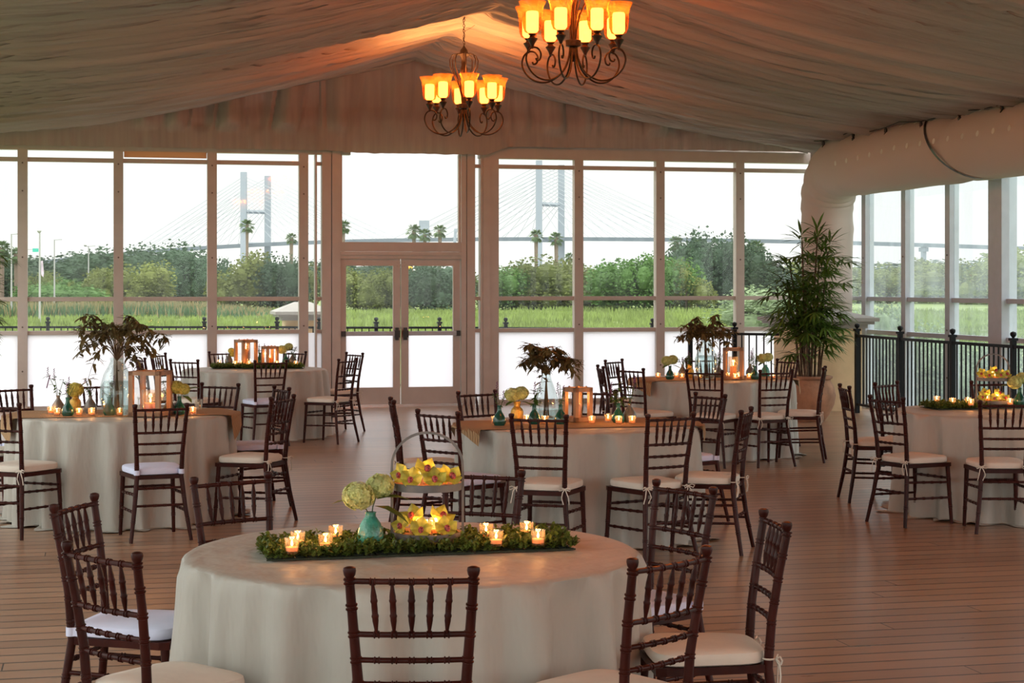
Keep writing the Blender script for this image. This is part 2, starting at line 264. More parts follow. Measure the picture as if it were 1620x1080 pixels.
def mk_floor():
    m, t, p, o = nodes_of('painted_deck_boards')
    N = t.nodes.new
    tcn = N('ShaderNodeTexCoord'); sp = N('ShaderNodeSeparateXYZ'); sock(t, tcn.outputs['Object'], sp.inputs[0])
    def math_(op, a, b=None, c=None):
        n = N('ShaderNodeMath'); n.operation = op
        for i, v in enumerate((a, b, c)):
            if v is None: continue
            if isinstance(v, (int, float)): n.inputs[i].default_value = v
            else: sock(t, v, n.inputs[i])
        return n.outputs[0]
    yb = math_('DIVIDE', sp.outputs[1], .172)
    row = math_('FLOOR', yb); fr = math_('FRACT', yb)
    ed = math_('ABSOLUTE', math_('SUBTRACT', fr, .5))
    groove = math_('GREATER_THAN', ed, .452)
    wn = N('ShaderNodeTexWhiteNoise'); wn.noise_dimensions = '1D'; sock(t, row, wn.inputs['W'])
    xo = math_('ADD', math_('DIVIDE', sp.outputs[0], 4.3), math_('MULTIPLY', wn.outputs[0], 7.3))
    xf = math_('ABSOLUTE', math_('SUBTRACT', math_('FRACT', xo), .5)); joint = math_('GREATER_THAN', xf, .4992)
    gj = math_('MAXIMUM', groove, joint)
    bid = math_('ADD', math_('MULTIPLY', row, 13.7), math_('FLOOR', xo))
    wn2 = N('ShaderNodeTexWhiteNoise'); wn2.noise_dimensions = '1D'; sock(t, bid, wn2.inputs['W'])
    mpn = N('ShaderNodeMapping'); mpn.inputs['Scale'].default_value = (.8, 9, 1); sock(t, tcn.outputs['Object'], mpn.inputs[0])
    nz = N('ShaderNodeTexNoise'); nz.inputs['Scale'].default_value = 3; nz.inputs['Detail'].default_value = 5; sock(t, mpn.outputs[0], nz.inputs['Vector'])
    big = N('ShaderNodeTexNoise'); big.inputs['Scale'].default_value = .5; big.inputs['Detail'].default_value = 2; sock(t, tcn.outputs['Object'], big.inputs['Vector'])
    v = math_('ADD', math_('MULTIPLY', wn2.outputs[0], .25), math_('ADD', math_('MULTIPLY', nz.outputs[0], .5), math_('MULTIPLY', big.outputs[0], .45)))
    r = N('ShaderNodeValToRGB'); r.color_ramp.elements[0].position = .25; r.color_ramp.elements[0].color = (.225, .125, .075, 1)
    r.color_ramp.elements[1].position = .9; r.color_ramp.elements[1].color = (.47, .285, .175, 1); sock(t, v, r.inputs[0])
    # chips worn through the paint
    ch = N('ShaderNodeTexNoise'); ch.inputs['Scale'].default_value = 22; ch.inputs['Detail'].default_value = 2
    mp2 = N('ShaderNodeMapping'); mp2.inputs['Scale'].default_value = (.5, 3, 1); sock(t, tcn.outputs['Object'], mp2.inputs[0]); sock(t, mp2.outputs[0], ch.inputs['Vector'])
    chip = math_('GREATER_THAN', ch.outputs[0], .735)
    dk = math_('MAXIMUM', gj, math_('MULTIPLY', chip, .6))
    mx = N('ShaderNodeMix'); mx.data_type = 'RGBA'; sock(t, dk, mx.inputs[0]); sock(t, r.outputs[0], mx.inputs[6]); mx.inputs[7].default_value = (.02, .012, .01, 1)
    sock(t, mx.outputs[2], p.inputs['Base Color'])
    rr = N('ShaderNodeMapRange'); p.inputs['Specular IOR Level'].default_value = .9; rr.inputs['To Min'].default_value = .24; rr.inputs['To Max'].default_value = .36; sock(t, nz.outputs[0], rr.inputs[0]); sock(t, rr.outputs[0], p.inputs['Roughness'])
    h = math_('SUBTRACT', math_('MULTIPLY', nz.outputs[0], .03), gj)
    b = N('ShaderNodeBump'); b.inputs['Strength'].default_value = .5; b.inputs['Distance'].default_value = .006; sock(t, h, b.inputs['Height']); sock(t, b.outputs[0], p.inputs['Normal'])
    return m
M['floor'] = mk_floor()
def mk_field():
    m, t, p, o = nodes_of('grass_field'); p.inputs['Roughness'].default_value = .9
    tcn = t.nodes.new('ShaderNodeTexCoord'); n = t.nodes.new('ShaderNodeTexNoise'); n.inputs['Scale'].default_value = .12; n.inputs['Detail'].default_value = 6
    sock(t, tcn.outputs['Object'], n.inputs['Vector'])
    r = t.nodes.new('ShaderNodeValToRGB'); r.color_ramp.elements[0].position = .3; r.color_ramp.elements[0].color = (.115, .16, .035, 1)
    r.color_ramp.elements[1].position = .7; r.color_ramp.elements[1].color = (.22, .28, .075, 1); sock(t, n.outputs[0], r.inputs[0]); sock(t, r.outputs[0], p.inputs['Base Color'])
    return m
M['field'] = mk_field()
M['grass'] = mat('tall_grass', (.20, .265, .07), .8, var=.4, vscale=.25, transl=.3)
M['reed'] = mat('reed_plumes', (.26, .22, .11), .8, var=.3, vscale=.3, transl=.3)
M['reedg'] = mat('marsh_rushes', (.09, .16, .075), .8, var=.3, vscale=.3, transl=.3)

# ------------------------------------------------------------------ mesh helpers
class MB:
    def __init__(s, T=None): s.v = []; s.f = []; s.T = T
    def add(s, vs, fs):
        n = len(s.v); s.v += [tuple(v) for v in vs]; s.f += [tuple(n+i for i in f) for f in fs]
    def box(s, c, d, rz=0, taper=1.0):
        x, y, z = [k/2 for k in d]; vs = []
        for sz in (-1, 1):
            k = 1 if sz < 0 else taper
            for sx, sy in ((-1, -1), (1, -1), (1, 1), (-1, 1)):
                px, py = sx*x*k, sy*y*k
                vs.append((c[0]+px*math.cos(rz)-py*math.sin(rz), c[1]+px*math.sin(rz)+py*math.cos(rz), c[2]+sz*z))
        s.add(vs, [(3, 2, 1, 0), (4, 5, 6, 7), (0, 1, 5, 4), (1, 2, 6, 5), (2, 3, 7, 6), (3, 0, 4, 7)])
    def tube(s, pts, r, seg=8, caps=True):
        pts = [Vector(p) for p in pts]; n = len(pts)
        rr = r if isinstance(r, (list, tuple)) else [r]*n
        up = Vector((0, 0, 1)); prev = None; vs = []
        for i, p in enumerate(pts):
            d = (pts[min(i+1, n-1)]-pts[max(i-1, 0)])
            if d.length < 1e-9: d = prev[0] if prev else Vector((0, 0, 1))
            d = d.normalized()
            if prev is None:
                a = d.cross(up)
                if a.length < .05: a = d.cross(Vector((1, 0, 0)))
                a.normalize()
            else:
                a = prev[1]-d*prev[1].dot(d)
                if a.length < 1e-6: a = d.cross(Vector((1, 0, 0)))
                a.normalize()
            b = d.cross(a); prev = (d, a)
            for k in range(seg):
                t = 2*PI*k/seg; vs.append(p+(a*math.cos(t)+b*math.sin(t))*rr[i])
        fs = []
        for i in range(n-1):
            for k in range(seg):
                k2 = (k+1) % seg; fs.append((i*seg+k, i*seg+k2, (i+1)*seg+k2, (i+1)*seg+k))
        if caps: fs.append(tuple(reversed(range(seg)))); fs.append(tuple((n-1)*seg+k for k in range(seg)))
        s.add(vs, fs)
    def lathe(s, prof, c=(0, 0, 0), seg=24, cap=True):
        vs = []; n = len(prof)
        for r, z in prof:
            for k in range(seg):
                t = 2*PI*k/seg; vs.append((c[0]+r*math.cos(t), c[1]+r*math.sin(t), c[2]+z))
        fs = [(i*seg+k, i*seg+(k+1) % seg, (i+1)*seg+(k+1) % seg, (i+1)*seg+k) for i in range(n-1) for k in range(seg)]
        if cap:
            if prof[0][0] > 1e-4: fs.append(tuple(reversed(range(seg))))
            if prof[-1][0] > 1e-4: fs.append(tuple((n-1)*seg+k for k in range(seg)))
        s.add(vs, fs)
    def leaf(s, p, d, l, w, up=Vector((0, 0, 1)), fold=.15, bend=.15):
        d = Vector(d).normalized(); side = d.cross(up)
        if side.length < .05: side = d.cross(Vector((1, 0, 0)))
        side.normalize(); nrm = side.cross(d)
        p = Vector(p)
        m1 = p+d*l*.33; m2 = p+d*l*.7-nrm*l*bend*.4; e = p+d*l-nrm*l*bend
        u = nrm*w*fold
        s.add([p, m1+side*w*.5+u, m1-side*w*.5+u, m1, m2+side*w*.4+u, m2-side*w*.4+u, m2, e],
              [(0, 1, 3), (0, 3, 2), (1, 4, 6, 3), (3, 6, 5, 2), (4, 7, 6), (6, 7, 5)])
    def quad(s, a, b, c, d): s.add([a, b, c, d], [(0, 1, 2, 3)])
    def build(s, name, m, parent=None, smooth=False, loc=(0, 0, 0), rz=0):
        me = bpy.data.meshes.new(name); me.from_pydata(s.v, [], s.f); me.update()
        me.materials.append(M[m] if isinstance(m, str) else m)
        if smooth:
            me.polygons.foreach_set('use_smooth', [True]*len(me.polygons))
            try: me.set_sharp_from_angle(angle=R(45))
            except Exception: pass
        o = bpy.data.objects.new(name, me); C.objects.link(o); o.parent = parent
        o.location = loc; o.rotation_euler.z = rz
        return o
def tag(o, label=None, cat=None, group=None, kind=None):
    if label: o['label'] = label
    if cat: o['category'] = cat
    if group: o['group'] = group
    if kind: o['kind'] = kind
    return o
def empty(name, loc=(0, 0, 0), rz=0, label=None, cat=None, group=None, kind=None):
    o = bpy.data.objects.new(name, None); C.objects.link(o); o.location = loc; o.rotation_euler.z = rz; o.empty_display_size = .1
    return tag(o, label, cat, group, kind)
def copy_tree(o, parent=None):
    c = o.copy(); C.objects.link(c); c.parent = parent
    for ch in KIDS.get(o.name) or [x for x in bpy.data.objects if x.parent == o]: copy_tree(ch, c)
    return c
KIDS = {}
def freeze(o):
    """remember the children of a prototype, so copies are quick"""
    ks = [x for x in bpy.data.objects if x.parent == o]; KIDS[o.name] = ks
    for k in ks: freeze(k)
def struct(mb, name, m, parent=None, **k):
    o = mb.build(name, m, parent, **k)
    if parent is None: o['kind'] = 'structure'
    return o
def lat(x, y): return x*math.cos(YAW)-y*math.sin(YAW)
def dist(x, y): return x*math.sin(YAW)+y*math.cos(YAW)
ORD = ['leftmost', 'second from left', 'third from left', 'fourth from left', 'fifth from left', 'sixth from left', 'seventh from left', 'eighth from left', 'ninth from left', 'tenth from left', 'eleventh from left', 'twelfth from left', 'thirteenth from left', 'fourteenth from left', 'fifteenth from left']

# ------------------------------------------------------------------ the room
XL, XR, YB, YN = -2.3, 10.49, 25.1, -6.0
XM = 4.22                                     # ridge line
b = MB(); b.box(((XL+XR)/2, (YB+YN)/2, -.06), (XR-XL+.3, YB-YN+.3, .12)); struct(b, 'floor', 'floor')
def ceil_z(x, y):
    half = (XR-.25-XM) if x > XM else (XM-XL)
    t = min(abs(x-XM)/half, 1.06)
    bay = abs(math.sin(PI*(YB-y)/4.6))
    return 4.94-1.2*t - (.08+.16*bay)*math.sin(PI*min(t, 1)) - .03*bay
def ridged(v): return 1-abs(2*(v-math.floor(v))-1)
def ceiling():
    ys = [YN+i*.35 for i in range(int((9-YN)/.35))]
    y = 9.0
    while y < YB-.02: ys.append(y); y += .022
    ys.append(YB-.02)
    xs = []; x = XL-.05
    while x < XR-.2: xs.append(x); x += .16
    xs.append(XR-.2)
    vs = []
    for y in ys:
        for x in xs:
            t = abs(x-XM)/6.4
            w = .25*noise.noise(Vector((x*.22, y*.3, 3)))+ .12*math.sin(x*.5+y*.4)
            yy = y+w
            n1 = noise.noise(Vector((x*.10+(7 if x > XM else 0), yy*2.1, 0)))
            n2 = noise.noise(Vector((x*.07+(9 if x > XM else 0), yy*6.5, 5)))
            n3 = noise.noise(Vector((x*.09, yy*15, 9)))
            n4 = noise.noise(Vector((x*.05+(5 if x > XM else 0), yy*4.2, 11)))
            z = ceil_z(x, y)+.10*n1-.06*max(0, 1-abs(n4)*7)**1.5-.042*max(0, 1-abs(n2)*5)+.026*n3
            vs.append((x, y, z))
    n = len(xs)
    fs = [(j*n+i, j*n+i+1, (j+1)*n+i+1, (j+1)*n+i) for j in range(len(ys)-1) for i in range(n-1)]
    m = MB(); m.v = vs; m.f = fs
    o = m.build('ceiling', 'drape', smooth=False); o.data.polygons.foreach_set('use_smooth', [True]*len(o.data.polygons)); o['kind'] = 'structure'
ceiling()
def gable():
    m = MB(); xs = []; x = XL+.1
    while x < XR-.15: xs.append(x); x += .022
    zs = 26
    for x in xs:
        top = ceil_z(x, YB-.2)+.06
        if x < 3.3: bot = 3.60
        elif x < 5.35: bot = 3.575-.02*abs(math.sin(x*9))*noise.noise(Vector((x*3, 0, 0)))
        elif x < 5.7: bot = 3.575+(x-5.35)/.35*.125
        else: bot = 3.70
        bot += .012*noise.noise(Vector((x*6, 1, 0)))
        gat = 3.86 if x > 5.2 else 3.83
        for k in range(zs):
            t = k/(zs-1); z = bot+(top-bot)*t
            lean = .9*(z-gat)*(.35 if x < 3 else .12)
            f1 = noise.noise(Vector((x*2.6-lean, z*.25, 2))); f2 = noise.noise(Vector((x*7.5-lean*3, z*.5, 7)))
            a = min(1, abs(z-gat)/.12)
            bulge = .10*math.exp(-((z-gat-.16)/.16)**2)
            if z < gat: yy = -.04-.03*a*noise.noise(Vector((x*8, 0, 3)))-.02*(gat-z)
            else: yy = -bulge-(.24*f1+.05*f2-.07*max(0, 1-abs(f1)*5))*a
            m.v.append((x, YB-.22+yy, z))
    n = len(xs)
    m.f = [(i*zs+k, (i+1)*zs+k, (i+1)*zs+k+1, i*zs+k+1) for i in range(n-1) for k in range(zs-1)]
    o = m.build('gable_drape', 'gable', smooth=True)
    tag(o, 'gathered white fabric drape with ruffled hem hanging below the far gable above the windows', 'drapery')
    m = MB(); ys = []; y = 8.0
    while y < YB-.25: ys.append(y); y += .03
    for y in ys:
        for k in range(10):
            t = k/9; z = 3.84-.34*t
            m.v.append((XR-.22-.03*noise.noise(Vector((y*4, z, 0)))-.03*noise.noise(Vector((y*11, 0, 0))), y, z))
    m.f = [(i*10+k, (i+1)*10+k, (i+1)*10+k+1, i*10+k+1) for i in range(len(ys)-1) for k in range(9)]
    o = m.build('eave_drape', 'gable', smooth=True)
    tag(o, 'pleated white fabric valance running along the eave behind the big white duct', 'drapery')
gable()
# gable wall and eave beams behind the drapes
b = MB(); b.box(((XL+XR)/2, YB+.10, 4.45), (XR-XL+.2, .06, 1.5)); struct(b, 'wall_back', 'frame')
b = MB(); b.box(((XL+3.44)/2, YB, 3.68), (3.44-XL, .14, .24)); struct(b, 'trim_1', 'frame')
b = MB(); b.box(((5.30+XR)/2, YB, 3.62), (XR-5.30, .14, .155)); struct(b, 'trim_2', 'frame')
b = MB(); b.box(((3.2+5.6)/2, YB+.02, 3.72), (2.6, .1, .22)); struct(b, 'trim_3', 'frame')
b = MB(); b.box((XR, (YB+YN)/2, 3.72), (.14, YB-YN, .35)); struct(b, 'trim_4', 'frame')
b = MB(); b.box((XL, (YB+YN)/2, 3.72), (.14, YB-YN, .35)); struct(b, 'trim_5', 'frame')
b = MB(); b.box(((XL+XR)/2, YN, 4.35), (XR-XL, .14, 1.5)); struct(b, 'wall_front', 'frame')
WN = [0]
def window(name_, x0, x1, y, along, frost=True, pane='glass', mw=.13, fm='frame', z_top=3.56, rails=(1.07, 1.53, 3.43), first=False, rt=.058, closed=True):
    """one bay of the glazed wall between two mullions; along 'x' (back wall) or 'y' (side wall)"""
    WN[0] += 1
    w = empty('window_%d' % WN[0], kind='structure')
    def B(m, u0, u1, z0, z1, th, off=0):
        c = (u0+u1)/2; L_ = abs(u1-u0)
        if along == 'x': m.box((c, y+off, (z0+z1)/2), (L_, th, z1-z0))
        else: m.box((y+off, c, (z0+z1)/2), (th, L_, z1-z0))
    m = MB(); B(m, x1-mw/2, x1+mw/2, 0, z_top, .13); m.build('mullion', fm, w)
    if first: m = MB(); B(m, x0-mw/2, x0+mw/2, 0, z_top, .13); m.build('mullion', fm, w)
    s = MB()
    off = -.068 if along == 'x' else (-.068 if y > 0 else .068)
    for z in (.55, 1.15, 2.1, 3.0, 3.38):
        if along == 'x': s.tube([(x1, y+off, z), (x1, y+off-.006, z)], .012, 8)
        else: s.tube([(y+off, x1, z), (y+off-.006, x1, z)], .012, 8)
    s.build('screw', 'screw', w)
    u0, u1 = x0+mw/2, x1-mw/2
    for z in rails:
        m = MB(); B(m, u0, u1, z-rt/2, z+rt/2, .07); m.build('rail', fm, w)
    m = MB(); B(m, u0, u1, 0, .07, .07); m.build('rail', fm, w)
    if frost:
        m = MB(); B(m, u0, u1, .07, rails[0]-rt/2, .006); m.build('frosted_panel', 'frost', w)
        z0 = rails[0]+rt/2
    else: z0 = .07
    m = MB(); B(m, u0, u1, z0, z_top, .004); m.build('pane', pane, w)
    return w
mull = [-2.30, -1.03, .24, 1.51, 2.78]
for a, c in zip(mull, mull[1:]): window('w', a, c, YB, 'x', first=(a == -2.30))
mull = [5.52, 6.78, 8.02, 9.26, 10.49]
for i, (a, c) in enumerate(zip(mull, mull[1:])): window('w', a, c, YB, 'x', first=(i == 0), fm='frame' if i < 1 else 'frame')
# roller shade tucked above one window
b = MB(); b.box((.875, YB-.02, 3.53), (1.12, .05, .10)); tag(b.build('roller_shade', 'peach'), 'rolled peach shade tucked under the header of the third window from left', 'window shade')
# side walls
r_y = [23.86+1.27-.04, 23.25, 21.98, 20.71, 19.46, 18.19, 16.92, 15.65]
r_y = [25.03, 23.25, 21.98, 20.71, 19.58]
for a, c in zip(r_y, r_y[1:]): window('w', a, c, XR, 'y', frost=False, pane='glass_dusty', fm='frame_grey')
y = 19.2
while y > 4: window('w', y, y-1.27, XR, 'y', frost=False, pane='glass_dusty', fm='frame_grey'); y -= 1.27
b = MB(); b.box((XR, 19.4, 1.8), (.20, .30, 3.6)); struct(b, 'trim_6', 'frame_grey')
for k in range(9): pass
y = 25.0
while y > -5.5: window('w', y, y-2.54, XL, 'y', frost=True, pane='glass', rails=(1.07, 3.43)); y -= 2.54
x = XL
while x < XR-1: window('w', x, x+2.54, YN, 'x', frost=True, pane='glass', rails=(1.07, 3.43)); x += 2.54
# door surround
def post(x0, x1, m='frame', th=.16, off=0, n=None, z1=3.6):
    b = MB(); b.box(((x0+x1)/2, YB+off, z1/2), (x1-x0, th, z1)); WN.append(1)
    return struct(b, 'trim_%d' % (6+len(WN)), m)
post(2.94, 2.965); post(3.035, 3.165); post(3.175, 3.295, th=.2)
post(5.03, 5.10, th=.2); post(5.115, 5.235); post(5.315, 5.345); post(5.35, 5.46)
b = MB(); b.box((3.0, YB, 1.07), (.08, .06, .05)); b.box((3.0, YB, 1.53), (.08, .06, .05)); b.box((3.0, YB, 3.43), (.08, .06, .05)); struct(b, 'trim_30', 'frame')
b = MB(); b.box((5.275, YB, 1.07), (.08, .06, .05)); b.box((5.275, YB, 1.53), (.08, .06, .05)); b.box((5.275, YB, 3.43), (.08, .06, .05)); struct(b, 'trim_31', 'frame')
for nm, xx, ww in (('a', 2.865, .15), ('b', 3.0, .07), ('c', 5.275, .08)):
    w = empty('window_%d' % (WN[0]+1), kind='structure'); WN[0] += 1
    b = MB(); b.box((xx, YB, 2.33), (ww, .004, 2.5)); b.build('pane', 'glass', w)
    b = MB(); b.box((xx, YB, .56), (ww, .004, .98)); b.build('frosted_panel', 'frost', w)
DX0, DX1 = 3.295, 5.03
b = MB(); b.box(((DX0+DX1)/2, YB, 2.265), (DX1-DX0, .18, .13)); b.box(((DX0+DX1)/2, YB-.03, 2.17), (DX1-DX0, .18, .05)); b.box(((DX0+DX1)/2, YB-.01, 2.12), (DX1-DX0, .16, .05)); struct(b, 'trim_32', 'frame')
w = empty('window_%d' % (WN[0]+1), kind='structure'); WN[0] += 1
b = MB(); b.box(((DX0+DX1)/2, YB, 2.96), (DX1-DX0, .004, 1.26)); b.build('pane', 'glass', w)
b = MB(); b.box((DX0+.015, YB, 2.96), (.03, .08, 1.26)); b.box((DX1-.015, YB, 2.96), (.03, .08, 1.26)); b.build('frame', 'frame', w)
XC = (DX0+DX1)/2
def door(n, x0, x1, hinge):
    d = empty('door_%d' % n, kind='structure')
    zt, yy = 2.095, YB-.02
    m = MB()
    sl, sr = (.075, .105) if n == 1 else (.105, .10)
    m.box((x0+sl/2, yy, zt/2), (sl, .045, zt)); m.box((x1-sr/2, yy, zt/2), (sr, .045, zt))
    xa, xb = x0+sl, x1-sr
    m.box(((xa+xb)/2, yy, zt-.05), (xb-xa, .043, .10)); m.box(((xa+xb)/2, yy, .135), (xb-xa, .043, .27))
    m.build('door_frame', 'frame', d)
    gx0, gx1 = x0+sl, x1-sr
    m = MB(); m.box(((gx0+gx1)/2, yy, 1.57), (gx1-gx0, .006, .90)); m.build('pane', 'glass', d)
    m = MB(); m.box(((gx0+gx1)/2, yy, .64), (gx1-gx0, .006, .75)); m.build('frosted_panel', 'frost', d)
    m = MB(); m.box(((x0+x1)/2, yy-.06, 1.035), (x1-x0-.09, .05, .062)); m.build('push_bar', 'frame_grey', d)
    hx = x1-.055 if n == 1 else x0+.055
    m = MB(); m.box((hx, yy-.075, 1.03), (.075, .06, .10)); m.box((hx, yy-.05, 1.03), (.045, .05, .175)); m.build('latch', 'hardware', d)
    ex = x0+.035 if n == 1 else x1-.035
    m = MB(); m.box((ex, yy-.065, 1.035), (.055, .06, .075)); m.build('bar_end', 'hardware', d)
    m = MB()
    for zz in (1.99, 2.04):
        for q in (-.015, .015): m.tube([((x1-.03 if n == 1 else x0+.03)+q, yy-.024, zz), ((x1-.03 if n == 1 else x0+.03)+q, yy-.028, zz)], .004, 6)
    m.build('screw', 'screw', d)
door(1, DX0+.01, XC-.006, 0); door(2, XC+.006, DX1-.01, 1)
b = MB(); b.box((XC, YB-.08, .02), (DX1-DX0, .2, .04)); struct(b, 'trim_33', 'steel')

# ------------------------------------------------------------------ outside
b = MB(); b.box((60, 1300, -1.0), (5200, 2900, 1.0)); struct(b, 'ground', 'field')
o = bpy.data.objects['ground']; 
b = MB(); b.box((4, 27.6, -.08), (14, 4.6, .12)); struct(b, 'deck_outside', 'cap')
b = MB(); b.box((300, 2100, -.48), (4600, 2900, .1)); struct(b, 'river_water', 'river')
def tufts():
    random.seed(11)
    m = MB(); mr = MB(); mg = MB()
    def tuft(mm, x, y, h, w, n):
        for k in range(n):
            a = random.uniform(0, 2*PI); dx = w*random.uniform(-1, 1); dy = w*random.uniform(-1, 1)
            ww = random.uniform(.03, .07)*2; hh = h*random.uniform(.6, 1.1); lx, ly = random.uniform(-.25, .25)*hh, random.uniform(-.25, .25)*hh
            z = -.55
            mm.add([(x+dx-ww*math.cos(a), y+dy-ww*math.sin(a), z), (x+dx+ww*math.cos(a), y+dy+ww*math.sin(a), z), (x+dx+lx, y+dy+ly, z+hh)], [(0, 1, 2)])
    def wpt(lt, d): return (lt*math.cos(YAW)+d*math.sin(YAW), d*math.cos(YAW)-lt*math.sin(YAW))
    for i in range(9000):
        d = 62+90*random.random()**1.1; l_ = (random.random()*2-1)*.31*d
        x, y = wpt(l_, d); hgt = .62*(.7+.5*noise.noise(Vector((x*.08, y*.08, 0))))
        tuft(m, x, y, hgt, .5, 5)
    for i in range(3800):
        d = 118+32*random.random(); l_ = -.31*d+random.random()*.20*d
        x, y = wpt(l_, d); s = max(.25, 1-(l_/d+.31-.12)/.1) if l_/d > -.19 else 1
        tuft(mg, x, y, .95*s, .6, 5)
        if i % 2: tuft(mr, x, y, 1.2*s, .5, 3)
    tag(m.build('meadow_grass', 'grass'), 'bright green tall grass covering the meadow beyond the windows', 'grass', kind='stuff')
    tag(mg.build('marsh_rushes', 'reedg'), 'darker green rushes along the back of the meadow on the left', 'rushes', kind='stuff')
    tag(mr.build('reed_plumes', 'reed'), 'pinkish brown reed plumes rising over the rushes on the left', 'reeds', kind='stuff')
tufts()
def crown_mesh(seed, n, leafs, flat=1.0):
    random.seed(seed); m = MB()
    lobes = [(Vector((random.uniform(-.55, .55), random.uniform(-.5, .5), random.uniform(.25, .78))), random.uniform(.22, .36)) for _ in range(16)]
    for c, r in lobes:
        # leafy lump
        for _ in range(n//16):
            u = Vector((random.gauss(0, 1), random.gauss(0, 1), random.gauss(0, 1))).normalized()
            p = c+u*r*random.choice((random.uniform(.6, 1.0), random.uniform(.95, 1.22)))
            if p.z < 0: p.z = random.uniform(0, .15)
            q = Vector((random.gauss(0, 1), random.gauss(0, 1), random.gauss(0, 1))).normalized(); q = (q+u*.35).normalized()
            a = q.cross(Vector((0, 0, 1)))
            if a.length < .1: a = Vector((1, 0, 0))
            a.normalize(); bb = q.cross(a); s = leafs*random.uniform(.6, 1.3)
            m.add([p-a*s, p-bb*s*.6, p+a*s, p+bb*s*.6], [(0, 1, 2, 3)])
    for c, r in lobes:
        seg = 8
        prof = [(r*.62*math.sin(PI*k/5), -r*.62*math.cos(PI*k/5)) for k in range(6)]
        m.lathe(prof, (c.x, c.y, max(c.z, .2)), seg, cap=False)
    return m
CROWN = {}
for k in range(4):
    for v in range(2):
        mb = crown_mesh(100+k*7+v, 4600, .036); o = mb.build('foliage', 'tree%d' % k); CROWN[(k, v)] = o.data; bpy.data.objects.remove(o)
tb = MB(); tb.tube([(0, 0, 0), (.02, 0, .35), (0, .02, .7)], [.035, .028, .02], 8)
o = tb.build('trunk', 'bark'); TRK = o.data; bpy.data.objects.remove(o)
kindname = ['olive green bushy tree', 'dark green dense tree', 'yellowish green leafy tree', 'bright green low bush']
TREES.sort(key=lambda t: lat(t[0], t[1])/dist(t[0], t[1]))
cnt = {}
for i, (x, y, h, w, k) in enumerate(TREES):
    d = dist(x, y); px = 810+2820*lat(x, y)/d
    zone = ('through the first window' if px < 30 else 'through the second window' if px < 187 else 'through the third window' if px < 335 else 'through the fourth window' if px < 500 else 'through the left door leaf' if px < 634 else 'through the right door leaf' if px < 745 else 'through the window just after the doors' if px < 914 else 'through the second window after the doors' if px < 1042 else 'through the third window after the doors' if px < 1168 else 'behind the potted palm' if px < 1345 else 'through the side wall windows')
    far = ' far away' if d > 250 else ''
    key = (zone, k, far); cnt[key] = cnt.get(key, 0)+1
    t = empty('tree' if k != 3 else 'bush', (x, y, -.6), random.uniform(0, 6.2), '%s%s %s, %s from left there' % (kindname[k], far, zone, ['first', 'second', 'third', 'fourth', 'fifth', 'sixth', 'seventh', 'eighth'][cnt[key]-1]), 'tree' if k != 3 else 'bush', 'trees and bushes beyond the meadow')
    f = bpy.data.objects.new('foliage', CROWN[(k, i % 2)]); C.objects.link(f); f.parent = t; f.scale = (w*.85, w*.7, h*1.02)
    f = bpy.data.objects.new('trunk', TRK); C.objects.link(f); f.parent = t; f.scale = (h*.6, h*.6, h*.9)
def shrub_mesh(seed):
    return crown_mesh(seed, 4200, .03)
o = shrub_mesh(51).build('foliage', 'hedge'); HG = o.data; bpy.data.objects.remove(o)
SHRUBS.sort(key=lambda t: lat(t[0], t[1])/dist(t[0], t[1]))
for i, (x, y, h, w) in enumerate(SHRUBS):
    t = tag(bpy.data.objects.new('shrub', HG), ('dark rounded shrub in the meadow beside the potted palm' if i == 0 else 'pale green hedge shrub outside the side windows, %s in its row' % ORD[i-1]), 'shrub', 'shrubs outside')
    C.objects.link(t); t.location = (x, y, -.5); t.scale = (w*.8, w*.8, h+.5 if i else h+.3); t.rotation_euler.z = i*1.3
# fan palms
def palm_mesh():
    random.seed(77); m = MB()
    for k in range(60):
        th = random.uniform(0, 2*PI); el = random.uniform(-.9, 1.25)
        d = Vector((math.cos(th)*math.cos(el), math.sin(th)*math.cos(el), math.sin(el)))
        base = d*.45; side = d.cross(Vector((0, 0, 1))).normalized(); up = side.cross(d)
        m.tube([(0, 0, 0), base], .012, 4, False)
        for j in range(11):
            a = (j-5)*.24; dd = (d*math.cos(a)+side*math.sin(a)+Vector((0, 0, -.15))).normalized()
            L_ = .55*(1-.25*abs(a)); e = base+dd*L_+Vector((0, 0, -.13))
            s2 = dd.cross(up)*.035 if False else side*.035*math.cos(a)+up*.02
            md = base+dd*L_*.5
            m.add([base, md+s2, e, md-s2], [(0, 1, 2, 3)])
    return m
o = palm_mesh().build('fronds', 'fpalm'); FP = o.data; bpy.data.objects.remove(o)
o = MB(); o.tube([(0, 0, 0), (.01, 0, .25), (0, .01, .5), (-.005, 0, .75), (0, 0, 1)], [1, .82, .8, .85, 1.0], 10); o = o.build('trunk', 'ptrunk'); PT = o.data; bpy.data.objects.remove(o)
PALMS.sort(key=lambda t: lat(t[0], t[1])/dist(t[0], t[1]))
pl = ['at the left frame edge', 'beside the first mullion', 'in front of the left bridge tower', 'right of the left bridge tower', 'left end of the transom window over the doors', 'leftmost of the three over the doors', 'middle of the three over the doors', 'rightmost of the three over the doors', 'left of the right bridge tower', 'right beside the right bridge tower', 'low by the mullion after the right bridge tower', 'single one in the fourth window after the doors', 'paler one before the dark tree', 'behind the potted palm leaves']
for i, (x, y, h, w) in enumerate(PALMS):
    t = empty('fan_palm', (x, y, -.6), i*.9, 'tall fan palm tree, ' + pl[i], 'palm tree', 'fan palms beyond the meadow')
    f = bpy.data.objects.new('fronds', FP); C.objects.link(f); f.parent = t; f.location = (0, 0, h-w*.8); f.scale = (w*1.05,)*3
    f = bpy.data.objects.new('trunk', PT); C.objects.link(f); f.parent = t; f.scale = (.22, .22, h-w*.75)
